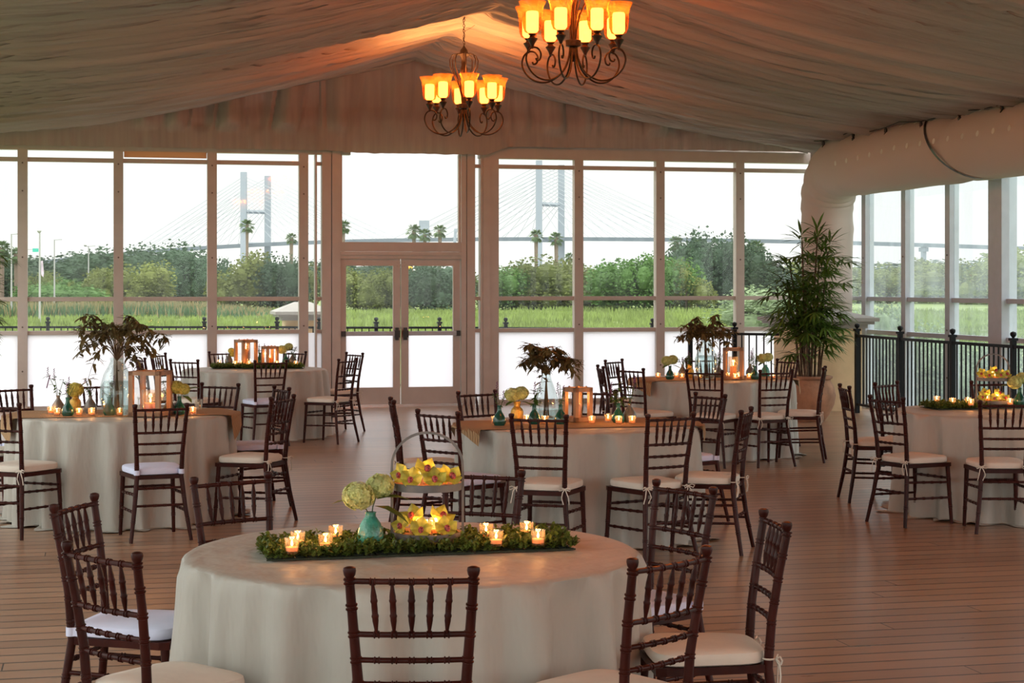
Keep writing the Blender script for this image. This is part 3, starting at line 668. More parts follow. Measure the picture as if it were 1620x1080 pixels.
# street lamps
for i, (x, y, h, k) in enumerate(LAMPS):
    t = empty('street_lamp', (x, y, -.5), -YAW, ['street lamp with long arm, leftmost, beside the first mullion', 'tall round headed street lamp carrying a banner', 'street lamp with arm between the banner lamp and the double lamp', 'double headed street lamp, rightmost of the lamps'][i], 'street lamp', 'street lamps beyond the meadow')
    m = MB(); m.tube([(0, 0, 0), (0, 0, h)], [.07, .045], 8); m.build('pole', 'galvpole', t)
    if k in (0, 2):
        m = MB(); m.tube([(0, 0, h-.03), (.36, 0, h)], .025, 6); m.box((.46, 0, h), (.22, .1, .05)); m.build('lamp_arm', 'galvpole', t)
    if k in (1, 2):
        m = MB(); c = 0 if k == 1 else -.28
        if k == 2: m.tube([(0, 0, h-.05), (c, 0, h)], .04, 6)
        m.lathe([(.02, -.06), (.10, .0), (.13, .06), (.08, .12), (0, .14)], (c-.03*(k == 1), 0, h), 12); m.build('lamp_head', 'galvpole', t)
    if k == 1:
        m = MB(); m.add([(.06, 0, h-1.62), (.18, 0, h-1.60), (.22, .05, h-2.3), (.20, .02, h-2.55), (.08, 0, h-2.4)], [(0, 1, 2, 3, 4)]); bo = m.build('banner', 'banner', t); bo['label'] = 'pink and purple banner'
# overhead road sign
def wp(px, d): l_ = (px-810)*d/2820; return (l_*math.cos(YAW)+d*math.sin(YAW), d*math.cos(YAW)-l_*math.sin(YAW))
x, y = wp(37, 110); t = empty('road_sign', (x, y, -.5), -YAW, 'small green road sign hung on a mast arm near the banner lamp', 'road sign')
m = MB(); m.tube([(0, 0, 0), (0, 0, 4.5)], .06, 8); m.tube([(0, 0, 4.42), (.6, 0, 4.42)], .02, 6); m.build('mast', 'galvpole', t)
m = MB(); m.box((.75, 0, 4.38), (.36, .05, .22)); m.build('sign_board', 'sign', t)
# bridge
br = empty('cable_stayed_bridge', (0, 0, 0), 0, 'pale grey cable stayed bridge with two H shaped towers on the horizon', 'bridge')
Lx, Ly = BR_L[:2]; Rx, Ry = BR_R[:2]
ax = Vector((Rx-Lx, Ry-Ly, 0)); SP = ax.length; ax.normalize(); nrm = Vector((-ax.y, ax.x, 0))
def deck_pt(s):
    """s metres along from the left tower"""
    base = Vector((Lx, Ly, 0))+ax*s
    mid = SP*.55; u = (s-mid)
    z = 62-(u*u)*(3.1e-5 if u > 0 else 5.8e-5)
    if s > SP+300: base += nrm*((s-SP-300)**2)*-2.2e-4
    if s < -150: base += nrm*((s+150)**2)*2.0e-4
    return Vector((base.x, base.y, max(z, 8)))
m = MB(); P_ = [deck_pt(-620+i*20) for i in range(98)]
def strip(m, P_, hw, th):
    n = len(P_); vs = []
    for i, p in enumerate(P_):
        d = (P_[min(i+1, n-1)]-P_[max(i-1, 0)]); d.z = 0; d.normalize(); s_ = Vector((-d.y, d.x, 0))
        vs += [p+s_*hw, p-s_*hw, p-s_*hw*.6-Vector((0, 0, th)), p+s_*hw*.6-Vector((0, 0, th))]
    fs = [(i*4+a, i*4+(a+1) % 4, i*4+4+(a+1) % 4, i*4+4+a) for i in range(n-1) for a in range(4)]
    m.add(vs, fs)
strip(m, P_, 13, 4.2); m.build('deck', 'concrete', br)
CB = 0
for q, (tx, ty, H_) in enumerate(((Lx, Ly, (451-273)*2425/2820+1.7), (Rx, Ry, (451-255)*2200/2820+1.7))):
    c = Vector((tx, ty, 0)); ps = Vector((math.cos(YAW), -math.sin(YAW), 0))
    tw = empty('tower', (0, 0, 0)); tw.parent = br
    offs = (-9.2, 8.6) if q == 0 else (-8.5, 7.6)
    vy = nrm*12
    for j, of in enumerate(offs):
        k = MB(); sgn = 1 if j else -1
        k.box((tx+ps.x*of+vy.x*sgn, ty+ps.y*of+vy.y*sgn, (H_-j*4)/2-5), (8.2, 8.2, H_-j*4+10), -YAW, .95); k.build('tower_leg', 'concrete', tw)
    k = MB()
    for zc in (H_*.655, H_*.37): k.tube([c+ps*offs[0]-vy+Vector((0, 0, zc)), c+ps*offs[1]+vy+Vector((0, 0, zc))], 2.6, 4)
    k.build('cross_beam', 'concrete', tw)
    s0 = 0 if q == 0 else SP
    for sd in (-1, 1):
        for n_ in range(12):
            ds = sd*(22+n_*(SP/2-26)/11)
            for pl_ in (-1, 1):
                of = offs[0] if pl_ < 0 else offs[1]
                top = c+ps*of+nrm*12*pl_+Vector((0, 0, H_-6-(11-n_)*4.2)); e = deck_pt(s0+ds)+nrm*11*pl_
                k = MB(); k.tube([top, e], .30, 4, False); k.build('stay_cable', 'cable', br)
for s_ in (SP+190, SP+330, SP+470, SP+600, SP+715, SP+820, -190, -300, -400, -490):
    p = deck_pt(s_); k = MB(); k.box((p.x, p.y, p.z/2-2), (4.5, 4.5, p.z-1)); k.box((p.x, p.y, p.z-7), (5, 14, 4.5)); k.build('pier', 'concrete', br)
# far industrial things
x, y, _ = FACT[0]; t = empty('silo_tower', (x, y, -1), -YAW, 'pale grey industrial tower rising behind the palms over the doors', 'industrial tower')
m = MB(); m.box((1, 0, 16), (5, 4.5, 38.6)); m.box((-1.5, 0, 12), (4, 4, 26)); m.build('silo', 'concrete', t)
m = MB(); m.box((-.5, 0, 26), (6.5, 5.5, .8)); m.box((2.6, 0, 22), (.5, 5, 9)); m.build('platform', 'cable', t)
x, y, _ = FACT[1]; t = empty('white_building', (x, y, -1), -YAW, 'distant white block building beyond the trees outside the side windows', 'building')
m = MB(); m.box((0, 0, 8), (20, 12, 20)); m.box((-3, 0, 19), (8, 8, 4)); m.build('wall', 'white', t)
x, y, _ = FACT[2]; t = empty('gantry_tower', (x, y, -1), -YAW, 'small pale A shaped tower beside the transom window edge', 'tower')
m = MB()
for sx in (-1, 1): m.tube([(sx*5, 0, 0), (sx*2.4, 0, 37.6)], [1.3, 1.0], 6)
m.box((0, 0, 36.6), (6, 2, 2)); m.box((0, 0, 22), (7, 1.5, 1.5)); m.build('gantry_frame', 'concrete', t)
x, y, _ = FACT[4]; t = empty('low_building', (x, y, -.6), -YAW, 'low pale roofed building behind the dark tree in the right door leaf', 'building')
m = MB(); m.box((0, 0, 1.2), (5, 4, 2.6)); m.build('wall', 'white', t); m = MB(); m.box((0, 0, 3.0), (6, 5, 1.2), 0, .6); m.build('roof', 'concrete', t)
x, y, _ = FACT[5]; t = empty('traffic_signal', (x, y, -.6), -YAW, 'yellow signal hung on a slim white pole in the right door leaf', 'traffic signal')
m = MB(); m.tube([(0, 0, 0), (0, 0, 4.3)], .10, 6); m.tube([(0, 0, 4.0), (-.8, 0, 4.0)], .04, 6); m.build('pole', 'white', t)
m = MB(); m.lathe([(.05, -.15), (.3, -.08), (.3, .08), (.05, .15)], (-.45, 0, 3.98), 10); m.build('signal_head', 'yellow', t)

# railings
def fence_post(m, x, y, h=1.12, z0=0, s=.055):
    m.box((x, y, z0+h/2), (s, s, h)); m.box((x, y, z0+h), (s*1.45, s*1.45, .03)); m.lathe([(.014, 0), (.014, .012), (.03, .03), (.036, .05), (.03, .07), (.0, .082)], (x, y, z0+h+.008), 10)
def railing(pts, label, z0=0, posts_first=True, h=1.04):
    t = empty('iron_railing', (0, 0, 0), 0, label, 'railing')
    for i, p in enumerate(pts):
        if i == 0 and not posts_first: continue
        m = MB(); fence_post(m, p[0], p[1], z0=z0); m.build('post', 'black', t)
    for p, q in zip(pts, pts[1:]):
        P0, Q0 = Vector((*p, 0)), Vector((*q, 0)); d = Q0-P0; L_ = d.length; d.normalize(); a = math.atan2(d.y, d.x)
        for z, th in ((h, .035), (.12, .03)):
            m = MB(); c = (P0+Q0)/2; m.box((c.x, c.y, z0+z), (L_, .035, th), a); m.build('rail', 'black', t)
        n = int(L_/.115)
        for k in range(1, n+1):
            m = MB(); c = P0+d*(L_*k/(n+1)); m.box((c.x, c.y, z0+(h+.12)/2), (.016, .016, h-.12), a); m.build('picket', 'black', t)
def atp(px, d): return wp(px, d)
fr = [atp(1356, 24.0), atp(1424, 22.55), atp(1507, 21.1), atp(1603, 19.75), atp(1712, 18.5)]
railing(fr, 'black iron deck railing in front of the side windows, right of the cream pillar')
fl = [atp(1232, 24.6), atp(1162, 24.9), atp(1092, 24.85)]
railing(fl, 'black iron deck railing between the tall vase and the potted palm', posts_first=False)
op = [p[:2] for p in OUTPOSTS]
railing(op, 'black iron railing outside beyond the frosted window panels')
def pillar(x, y, w, h, label, name='stucco_pillar', rz=0, ch=.12):
    t = empty(name, (x, y, 0), rz, label, 'pillar')
    m = MB(); m.box((0, 0, h/2), (w, w, h)); m.build('shaft', 'stucco', t)
    m = MB(); m.box((0, 0, h+.03), (w+.12, w+.12, .06)); m.box((0, 0, h+.075), (w+.26, w+.26, .04)); m.box((0, 0, h+.12), (w+.36, w+.36, .05)); m.box((0, 0, h+.145+ch/2), (w+.34, w+.34, ch), 0, .25); m.build('cap', 'cap', t)
x, y = wp(1293, 24.75)
pillar(x, y, .92, 1.13, 'cream stucco pillar with pale stone cap behind the potted palm')
pillar(OUTPIL[0], OUTPIL[1], .60, 1.15, 'cream pillar with pointed pale cap outside beside the left of the doors', ch=.15)

# ------------------------------------------------------------------ air duct
def duct():
    t = empty('air_duct', (0, 0, 0), 0, 'large white fabric air duct sweeping along the side eave and down beside the potted palm', 'air duct')
    DXx, DZ, r = 10.02, 3.36, .42
    pts = []; rr = []
    y = 8.0
    while y < 22.9: pts.append((DXx, y, DZ)); y += .12
    n0 = len(pts)
    for k in range(17):
        a = PI/2*k/16; pts.append((DXx+.04*k/16, 22.95+.72*math.sin(a)*1.0, DZ-.62*(1-math.cos(a)))); 
    n1 = len(pts)
    for k in range(1, 24): pts.append((DXx+.04+.0*k, 23.67+.002*k, DZ-.62-k*.11))
    m = MB()
    rads = []
    for i, p in enumerate(pts):
        R_ = r if i < n0 else (r-.06*(i-n0)/17 if i < n1 else .36)
        R_ += .012*noise.noise(Vector((i*.15, 0, 0)))
        if n0-6 < i < n1+2: R_ += .007*math.sin(i*1.9)+.012*noise.noise(Vector((i*.5, 3, 0)))
        if i < n0:
            yy = p[1]
            R_ -= .05*math.exp(-((yy-19.35)/.12)**2)
        rads.append(R_)
    m.tube(pts, rads, 40)
    m.build('duct_tube', 'duct', t, smooth=True)
    h = MB()
    def hole(y, a, rad):
        c = Vector((DXx-math.cos(a)*r*.985, y, DZ+math.sin(a)*r*.985)); n = Vector((-math.cos(a), 0, math.sin(a))); u = Vector((0, 1, 0)); v = n.cross(u)
        h.add([c+n*.012+(u*math.cos(k*PI/6)+v*math.sin(k*PI/6))*rad for k in range(12)], [tuple(range(12))])
    for i in range(15): hole(22.3-i*.36, .15 if i > 4 else -.02+.03*i, .035)
    for i in range(15): hole(22.4-i*.42, 1.02, .035)
    h.build('air_holes', 'duct_hole', t)
    s = MB(); ring = []
    for k in range(25):
        a = PI*.66-k/24*PI*1.25
        ring.append((DXx+math.cos(PI-a)*(r+.012) if False else DXx-math.cos(a)*(r+.012), 20.5-1.9*(k/24), DZ+math.sin(a)*(r+.012)))
    vs = []
    for p in ring: vs += [(p[0], p[1]-.03, p[2]), (p[0], p[1]+.03, p[2])]
    s.add(vs, [(2*i, 2*i+1, 2*i+3, 2*i+2) for i in range(24)])
    s.build('strap', 'hardware', t); 
duct()
def string_lights():
    t = empty('string_lights', (0, 0, 0), 0, 'thin black cord of unlit bulbs strung along the side eave above the duct', 'string lights')
    x0 = 9.72
    m = MB(); pts = []
    for k in range(60):
        y = 23.6-k*.2; pts.append((x0, y, 3.76+.10*((y-17)/7)*0-.05*abs(math.sin(k*.42))))
    m.tube(pts, .006, 5); m.build('cord', 'black', t)
    for k in range(3, 58, 5):
        p = pts[k]; b_ = MB(); b_.lathe([(.012, 0), (.022, -.02), (.022, -.06), (.012, -.065)], p, 8); b_.lathe([(.01, -.06), (.025, -.09), (.02, -.12), (0, -.13)], p, 8); b_.build('bulb', 'hardware', t)
string_lights()

# ------------------------------------------------------------------ chandeliers
def chandelier():
    t = empty('chandelier', (0, 0, 0), -.05)
    Z = 0.0     # z=0 at the bottom of the arms (3.51 in the room)
    for k in range(8):
        a = 2*PI*k/8
        ca, sa = math.cos(a), math.sin(a)
        def Q(r, z): return (r*ca, r*sa, z)
        prof = [(.03, .30), (.045, .20), (.09, .10), (.16, .035), (.25, .0), (.35, .015), (.43, .075), (.47, .16), (.455, .235), (.41, .275), (.355, .27), (.325, .225), (.335, .175), (.365, .165), (.375, .19)]
        # smooth the scroll
        pp = []
        for i in range(len(prof)-1):
            p0 = prof[max(i-1, 0)]; p1 = prof[i]; p2 = prof[i+1]; p3 = prof[min(i+2, len(prof)-1)]
            for s in range(4):
                u = s/4
                f = lambda j: .5*((2*p1[j])+(-p0[j]+p2[j])*u+(2*p0[j]-5*p1[j]+4*p2[j]-p3[j])*u*u+(-p0[j]+3*p1[j]-3*p2[j]+p3[j])*u**3)
                pp.append(Q(f(0), f(1)))
        m = MB(); m.tube(pp, .0085, 8); am = m.build('arm', 'iron', t, True)
        m = MB(); m.lathe([(.006, .262), (.018, .30), (.045, .345), (.046, .352), (.028, .36), (.022, .375), (.034, .385), (.034, .392), (.0, .393)], Q(.41, 0), 14); m.build('cup', 'iron', am, True)
        m = MB(); m.lathe([(.03, .392), (.066, .408), (.082, .45), (.086, .50), (.088, .56), (.097, .62), (.120, .672)], Q(.41, 0), 24, cap=False)
        sh = m.build('shade', 'shade', am, True)
        m = MB(); m.lathe([(.0, .402), (.04, .404), (.055, .425), (.056, .57), (.048, .585), (0, .585)], Q(.41, 0), 18); m.build('candle_lamp', 'bulb', am, True)
        ld = bpy.data.lights.new('lamp_light', 'POINT'); ld.energy = LAMPW; ld.color = (1, .37, .10); ld.shadow_soft_size = .04
        lo = bpy.data.objects.new('lamp_light', ld); C.objects.link(lo); lo.parent = am; lo.location = Q(.41, .62)
        cg = [(.02, .33), (.03, .45), (.06, .58), (.12, .70), (.165, .80), (.17, .88), (.14, .94), (.08, .955), (.03, .94)]
        m = MB(); m.tube([Q(r_, z_) for r_, z_ in cg], .007, 6); m.build('cage_rod', 'iron', t, True)
    m = MB(); m.lathe([(0, .17), (.012, .18), (.02, .21), (.035, .24), (.04, .28), (.03, .30), (.065, .31), (.07, .36), (.05, .365), (.02, .37), (.012, .60), (.02, .66), (.045, .74), (.045, .78), (.03, .82), (.02, .85), (.04, .92), (.065, .94), (.07, .955), (.05, .97), (.045, 1.0), (.02, 1.03), (.008, 1.05), (0, 1.06)], (0, 0, 0), 20); m.build('column', 'iron', t, True)
    m = MB()
    for i in range(11):
        z = 1.06+i*.033; rr = []
        for k in range(9):
            a = 2*PI*k/8; c_ = math.cos(a)*.011; s_ = math.sin(a)*.021
            rr.append((c_, 0, z+s_) if i % 2 else (0, c_, z+s_))
        m.tube(rr, .0032, 5, False)
    pts = [(.015*math.sin(i*1.3), .015*math.cos(i*1.1), 1.05+i*.022) for i in range(18)]
    m.tube(pts, .0035, 5)
    m.tube([(.0, 0, 1.22), (.09, 0, 1.27), (.13, 0, 1.30)], .002, 4)
    m.build('chain', 'iron', t)
    return t
LAMPW = 17
ch = chandelier(); freeze(ch)
ch2 = copy_tree(ch)
for o, (x, y), lb in ((ch, CHAND[0], 'farther bronze chandelier with eight amber glass shades, hanging over the aisle'), (ch2, CHAND[1], 'nearer bronze chandelier with amber shades, cut by the top of the picture')):
    o.location = (x, y, 3.51); tag(o, lb, 'chandelier', 'chandeliers')
ch2.rotation_euler.z = .26
for k_, yc in enumerate((9.6, 4.0, -1.6)):  # unseen chandeliers added out of frame to fill the room with warm light
    o = copy_tree(ch); o.location = (4.15, yc, 3.51); o.rotation_euler.z = .3+k_*.4
    tag(o, 'bronze chandelier with amber shades, number %s in the row above and behind the camera' % ['one', 'two', 'three'][k_], 'chandelier', 'chandeliers')

# ------------------------------------------------------------------ chairs
def rings(m, p, q, ts, r, w=.006, extra=.0035, seg=8):
    p, q = Vector(p), Vector(q); d = (q-p); L_ = d.length; d.normalize()
    for t in ts:
        for o_ in (-.006, .006):
            c = p+(q-p)*t+d*o_
            m.tube([c-d*w/2, c-d*w/4, c+d*w/4, c+d*w/2], [r, r+extra, r+extra, r], seg)
def rod(name, p, q, r, t, ts=(), seg=8, extra=.003, mid=None):
    m = MB()
    if mid: m.tube([p, mid, q], r, seg)
    else: m.tube([p, q], r, seg)
    rings(m, p, q, ts, r, extra=extra, seg=seg)
    return m.build(name, 'mahogany', t, True)
def post_xy(s, z):
    """centre line of a rear post: leaning out above and splayed below the seat"""
    pts = [(0, .203, -.255), (.22, .172, -.215), (.43, .150, -.188), (.60, .155, -.200), (.75, .166, -.222), (.93, .178, -.255)]
    for a, b_ in zip(pts, pts[1:]):
        if a[0] <= z <= b_[0]:
            u = (z-a[0])/(b_[0]-a[0]); return (s*(a[1]+(b_[1]-a[1])*u), a[2]+(b_[2]-a[2])*u, z)
def make_chair(kind):
    t = empty('banquet_chair')
    for s in (-1, 1):
        m = MB(); zs = [0, .1, .22, .33, .43, .52, .60, .68, .75, .83, .888]
        m.tube([post_xy(s, z) for z in zs], [.0125, .014, .0155, .016, .0165, .0160, .0155, .015, .0145, .014, .0138], 10)
        for z in (.14, .30, .50, .585, .655, .73, .81, .885):
            p = Vector(post_xy(s, z-.01)); q = Vector(post_xy(s, z+.01)); rings(m, p, q, (.5,), .015, extra=.0028, seg=10)
        c = post_xy(s, .885); m.lathe([(.012, 0), (.0105, .008), (.0165, .018), (.019, .030), (.0175, .038), (.008, .042), (0, .0425)], c, 12)
        m.build('back_post', 'mahogany', t, True)
        m = MB(); m.tube([(s*.185, .205, 0), (s*.178, .19, .22), (s*.172, .178, .42)], [.0125, .0145, .0165], 10)
        rings(m, (s*.185, .205, 0), (s*.172, .178, .42), (.3, .52, .78), .0145, seg=10, extra=.0028)
        m.build('leg', 'mahogany', t, True)
    # seat
    m = MB(); n = []
    for z in (.415, .442):
        for x, y in ((-.158, -.195), (.158, -.195), (.198, .165), (.185, .20), (-.185, .20), (-.198, .165)): n.append((x, y, z))
    m.add(n, [(5, 4, 3, 2, 1, 0), (6, 7, 8, 9, 10, 11)]+[(i, (i+1) % 6, 6+(i+1) % 6, 6+i) for i in range(6)]); m.build('seat', 'mahogany', t)
    # rails of the back
    for z, r_ in ((.885-.0, .0085), (.73, .0085), (.655, .008), (.585, .008)):
        p = post_xy(-1, z); q = post_xy(1, z); mid = (0, p[1]-.014, z)
        m = MB(); pts = [p, (p[0]*.5, p[1]-.011, z), mid, (q[0]*.5, q[1]-.011, z), q]; m.tube(pts, r_, 8)
        for k in (-2, -1, 0, 1, 2):
            u = k*(.0547 if z > .8 else .0497); yy = p[1]-.014*(1-(u/p[0])**2); rings(m, (u-.01, yy, z), (u+.01, yy, z), (.5,), r_, extra=.003)
        m.build('back_rail', 'mahogany', t, True)
    for k in (-2, -1, 0, 1, 2):
        xt, xb = k*.0547, k*.0497
        yt, yb = post_xy(1, .885)[1]-.012, post_xy(1, .73)[1]-.012
        m = MB(); pts = []; rs = []
        for u, r_ in ((0, .004), (.1, .0055), (.27, .0095), (.32, .0095), (.36, .0115), (.40, .009), (.5, .0095), (.60, .009), (.64, .0115), (.68, .0095), (.73, .0095), (.9, .0055), (1, .004)):
            pts.append((xb+(xt-xb)*u, yb+(yt-yb)*u, .73+.155*u)); rs.append(r_)
        m.tube(pts, rs, 8); m.build('spindle', 'mahogany', t, True)
    ts = (.2, .4, .6, .8)
    for z in (.355, .24):
        rod('stretcher', post_xy(-1, z), post_xy(1, z), .0085, t, ts)
    fx = lambda z: (.185-.013*z/.42, .205-.027*z/.42)
    x_, y_ = fx(.33); rod('stretcher', (-x_, y_, .33), (x_, y_, .33), .0085, t, ts)
    for s in (-1, 1):
        for zf, zr in ((.30, .315), (.19, .20)):
            x_, y_ = fx(zf); rod('stretcher', (s*x_, y_, zf), post_xy(s, zr), .0085, t, ts)
    # cushion
    m = MB(); rings_ = []; N_ = 32
    def shape(u, k):
        a = 2*PI*u; c, s_ = math.cos(a), math.sin(a); e = .42
        X = math.copysign(abs(c)**e, c); Y = math.copysign(abs(s_)**e, s_)
        w = .183+.017*Y
        return (X*w*k, Y*.196*k+.005)
    for k, z in ((.0, .443), (.94, .443), (.985, .448), (1.0, .462), (1.0, .472), (.985, .484), (.93, .490), (.7, .497), (.35, .500), (.0, .501)):
        for i in range(N_): x_, y_ = shape(i/N_, k); m.v.append((x_, y_, z))
    for j in range(9):
        for i in range(N_): m.f.append((j*N_+i, j*N_+(i+1) % N_, (j+1)*N_+(i+1) % N_, (j+1)*N_+i))
    cm = 'ivory' if kind == 'ivory' else 'bluewhite'
    cu = m.build('cushion', cm, t, True)
    cu['label'] = 'ivory tie-on seat cushion' if kind == 'ivory' else 'bluish white strapped seat cushion'
    for s in (-1, 1):
        p = Vector(post_xy(s, .462)); m = MB()
        if kind == 'ivory':
            m.tube([p+Vector((math.cos(a)*.019, math.sin(a)*.019, 0)) for a in [2*PI*i/10 for i in range(11)]], .0035, 5)
            b0 = p+Vector((s*.008, -.021, 0))
            for sg in (-1, 1):
                m.tube([b0, b0+Vector((sg*.02, -.012, .010)), b0+Vector((sg*.04, -.014, .002)), b0+Vector((sg*.032, -.012, -.012)), b0+Vector((sg*.01, -.006, -.004)), b0], .0032, 5)
                m.tube([b0, b0+Vector((sg*.012, -.012, -.02)), b0+Vector((sg*.022+.004, -.014, -.055)), b0+Vector((sg*.018+.010*s, -.008, -.095))], [.0035, .0035, .003, .0035], 5)
            m.build('ribbon_tie', 'ivory', cu, True)
        else:
            m.tube([p+Vector((0, 0, -.016)), p+Vector((0, 0, .016))], .0195, 14); m.box((p.x, p.y+.02, p.z), (.03, .03, .03)); m.build('strap', 'bluewhite', cu, True)
    return t
pr_i = make_chair('ivory'); pr_b = make_chair('blue'); freeze(pr_i); freeze(pr_b)
fam = 'mahogany chair'
CL = [
 ('i', 'with its back to the camera, centred before the front table'),
 ('i', 'with ivory cushion, nearest the camera at the front table on the left'),
 ('b', 'with bluish cushion, just behind the nearest left one at the front table'),
 ('i', 'facing the camera at the left back of the front table'),
 ('b', 'facing the camera behind the front table, beside the tiered orchid stand'),
 ('b', 'with bluish cushion at the right back of the front table'),
 ('i', 'side on with a white bow at the far right of the front table'),
 ('i', 'with ivory cushion, back to camera, front right of the front table'),
 ('i', 'behind the middle table on its left, before the doors'),
 ('i', 'seen edge on at the left end of the middle table'),
 ('b', 'at the front left of the middle table, behind the tiered stand'),
 ('i', 'with back to the camera, centred before the middle table'),
 ('i', 'with ribbon bow, back to camera, front right of the middle table'),
 ('i', 'edge on with white bows at the right end of the middle table'),
 ('b', 'with bluish cushion, behind the right end of the middle table'),
 ('i', 'behind the middle table lantern, just its top rail showing'),
 ('b', 'with bluish cushion, back to camera, centred before the left table'),
 ('i', 'with ribbon bow at the front left of the left table'),
 ('i', 'cut by the frame edge at the left end of the left table'),
 ('b', 'behind the left table by the frame edge, against the white panel'),
 ('i', 'behind the small flower vases of the left table'),
 ('i', 'facing the camera behind the right end of the left table'),
 ('b', 'farther of the overlapping pair right of the left table'),
 ('i', 'with ivory bow cushion, nearer of the overlapping pair right of the left table'),
 ('b', 'with bluish cushion, back to camera, before the two lantern table'),
 ('i', 'at the front left of the two lantern table, facing it'),
 ('i', 'left of the two lantern table, half hidden by hanging leaves'),
 ('i', 'slim against the white panel, back left of the two lantern table'),
 ('i', 'behind the two lantern table, left of the tall lantern'),
 ('i', 'behind the two lantern table, right of the green hydrangea'),
 ('i', 'farther of the pair right of the two lantern table'),
 ('i', 'nearer of the pair right of the two lantern table'),
 ('i', 'leftmost and edge on at the table by the potted palm'),
 ('i', 'second from left at the table by the potted palm'),
 ('i', 'with rounded ivory seat, front left of the table by the potted palm'),
 ('i', 'with back to the camera before the table by the potted palm'),
 ('i', 'with two long ribbons, front right of the table by the potted palm'),
 ('i', 'side on in front of the terracotta pot'),
 ('i', 'behind the table by the potted palm, overlapping the palm stems'),
 ('i', 'behind the gold vase of the table by the potted palm'),
 ('i', 'leftmost and edge on at the table before the railing'),
 ('i', 'with two bows, front left of the table before the railing'),
 ('i', 'back left of the table before the railing, under a railing post'),
 ('i', 'behind the tiered orchid stand of the table before the railing'),
 ('i', 'with back to the camera at the right frame edge, before the railing table'),
]
grp = {'T1': 'chairs around the front table', 'T2': 'chairs around the middle table', 'T3': 'chairs around the left table', 'T4': 'chairs around the two lantern table', 'T5': 'chairs around the far table by the palm', 'T6': 'chairs around the right hand table'}
used = {'i': False, 'b': False}
for (tb_, x, y, rz), (k, lb) in zip(CHAIRS, CL):
    pr = pr_i if k == 'i' else pr_b
    o = pr if not used[k] else copy_tree(pr)
    used[k] = True
    o.location = (x, y, 0); o.rotation_euler.z = R(rz); tag(o, fam+' '+lb, 'chair', grp[tb_])

# ------------------------------------------------------------------ tables
tl = {'T1': 'front table under the boxwood mats', 'T2': 'middle table with burlap runner', 'T3': 'left table with burlap runner', 'T4': 'two lantern table before the windows', 'T5': 'far table by the potted palm', 'T6': 'right hand table before the railing'}
def cloth(seed):
    random.seed(seed); m = MB(); N_ = 300
    folds = [(random.randint(17, 22), random.uniform(0, 6.28), .48), (random.randint(10, 13), random.uniform(0, 6.28), .38), (random.randint(5, 7), random.uniform(0, 6.28), .15), (random.randint(27, 33), random.uniform(0, 6.28), .20)]
    prof = [(.0, .764, 0), (.4, .764, 0), (.7, .764, 0), (.775, .764, 0), (.80, .7625, 0), (.812, .757, .06), (.819, .745, .2)]
    n = 22
    for i in range(1, n+1):
        t = i/n; prof.append((.822+.028*t**.8, .745-.737*t, .34+.66*t**.7))
    prof += [(.875, .006, 1.3), (.925, .004, 1.5)]
    for r_, z, a in prof:
        for k in range(N_):
            th = 2*PI*k/N_; w = sum(A*math.cos(f_*th+ph+.5*math.sin(z*2+ph)) for f_, ph, A in folds)
            w = math.copysign(abs(w)**.85, w) if w else 0
            w = max(-1.2, min(1, w)); rr = r_+.045*a-.078*a*(1-w)**1.25*.8+(.02*a*noise.noise(Vector((math.cos(th)*3, math.sin(th)*3, z*3+seed))))
            zz = z
            if r_ > .87: zz = z+max(0, .035*noise.noise(Vector((math.cos(th)*6, math.sin(th)*6, seed))))
            m.v.append((rr*math.cos(th), rr*math.sin(th), zz))
    L_ = len(prof)
    for j in range(L_-1):
        for k in range(N_): m.f.append((j*N_+k, (j+1)*N_+k, (j+1)*N_+(k+1) % N_, j*N_+(k+1) % N_))
    return m
def table_proto():
    t = empty('round_table')
    m = MB(); m.lathe([(.0, .735), (.79, .735), (.795, .745), (.79, .757), (0, .757)], (0, 0, 0), 64); m.build('tabletop', 'dark', t)
    for k in range(4):
        a = PI/4+k*PI/2; m = MB(); m.box((.5*math.cos(a), .5*math.sin(a), .367), (.04, .04, .735)); m.build('leg', 'dark', t)
    return t
tp = table_proto(); freeze(tp)
for i, (k, (x, y)) in enumerate(TABLES.items()):
    o = tp if i == 0 else copy_tree(tp)
    o.location = (x, y, 0); tag(o, 'round banquet table hidden under linen: '+tl[k], 'table', 'round banquet tables')
    c = cloth(i+3).build('tablecloth', 'cloth', smooth=True, loc=(x, y, 0), rz=i*.7)
    tag(c, 'floor length beige linen tablecloth on the '+tl[k], 'tablecloth', 'linen tablecloths')
# burlap runners
def runner(k, w, drop, yoff=0):
    x, y = TABLES[k]; m = MB(); nx, ny = 120, 12; random.seed(5)
    half = math.sqrt(.80**2)
    L_ = .80+drop
    for i in range(nx+1):
        s = -L_+2*L_*i/nx
        for j in range(ny+1):
            v = -w/2+w*j/ny+yoff
            edge = math.sqrt(max(.825**2-v*v, .01)); a = abs(s); z = .7685+.003*noise.noise(Vector((s*9, v*9, 0)))
            xx = a
            if a > edge: z -= (a-edge); xx = edge+.045+.01*noise.noise(Vector((v*9, s*6, 2)))+(a-edge)*.12
            elif a > edge-.03: z -= .0; xx = a+.0
            m.v.append((math.copysign(xx, s), v, z))
    for i in range(nx):
        for j in range(ny): m.f.append((i*(ny+1)+j, (i+1)*(ny+1)+j, (i+1)*(ny+1)+j+1, i*(ny+1)+j+1))
    o = m.build('table_runner', 'burlap', smooth=True, loc=(x, y, 0))
    tag(o, 'woven tan burlap runner laid across the '+{'T2': 'middle table', 'T3': 'left table', 'T5': 'far table by the potted palm'}[k], 'table runner', 'burlap runners')
runner('T2', .78, .04, .0); runner('T3', .76, .12, 0); runner('T5', .76, .09, 0)
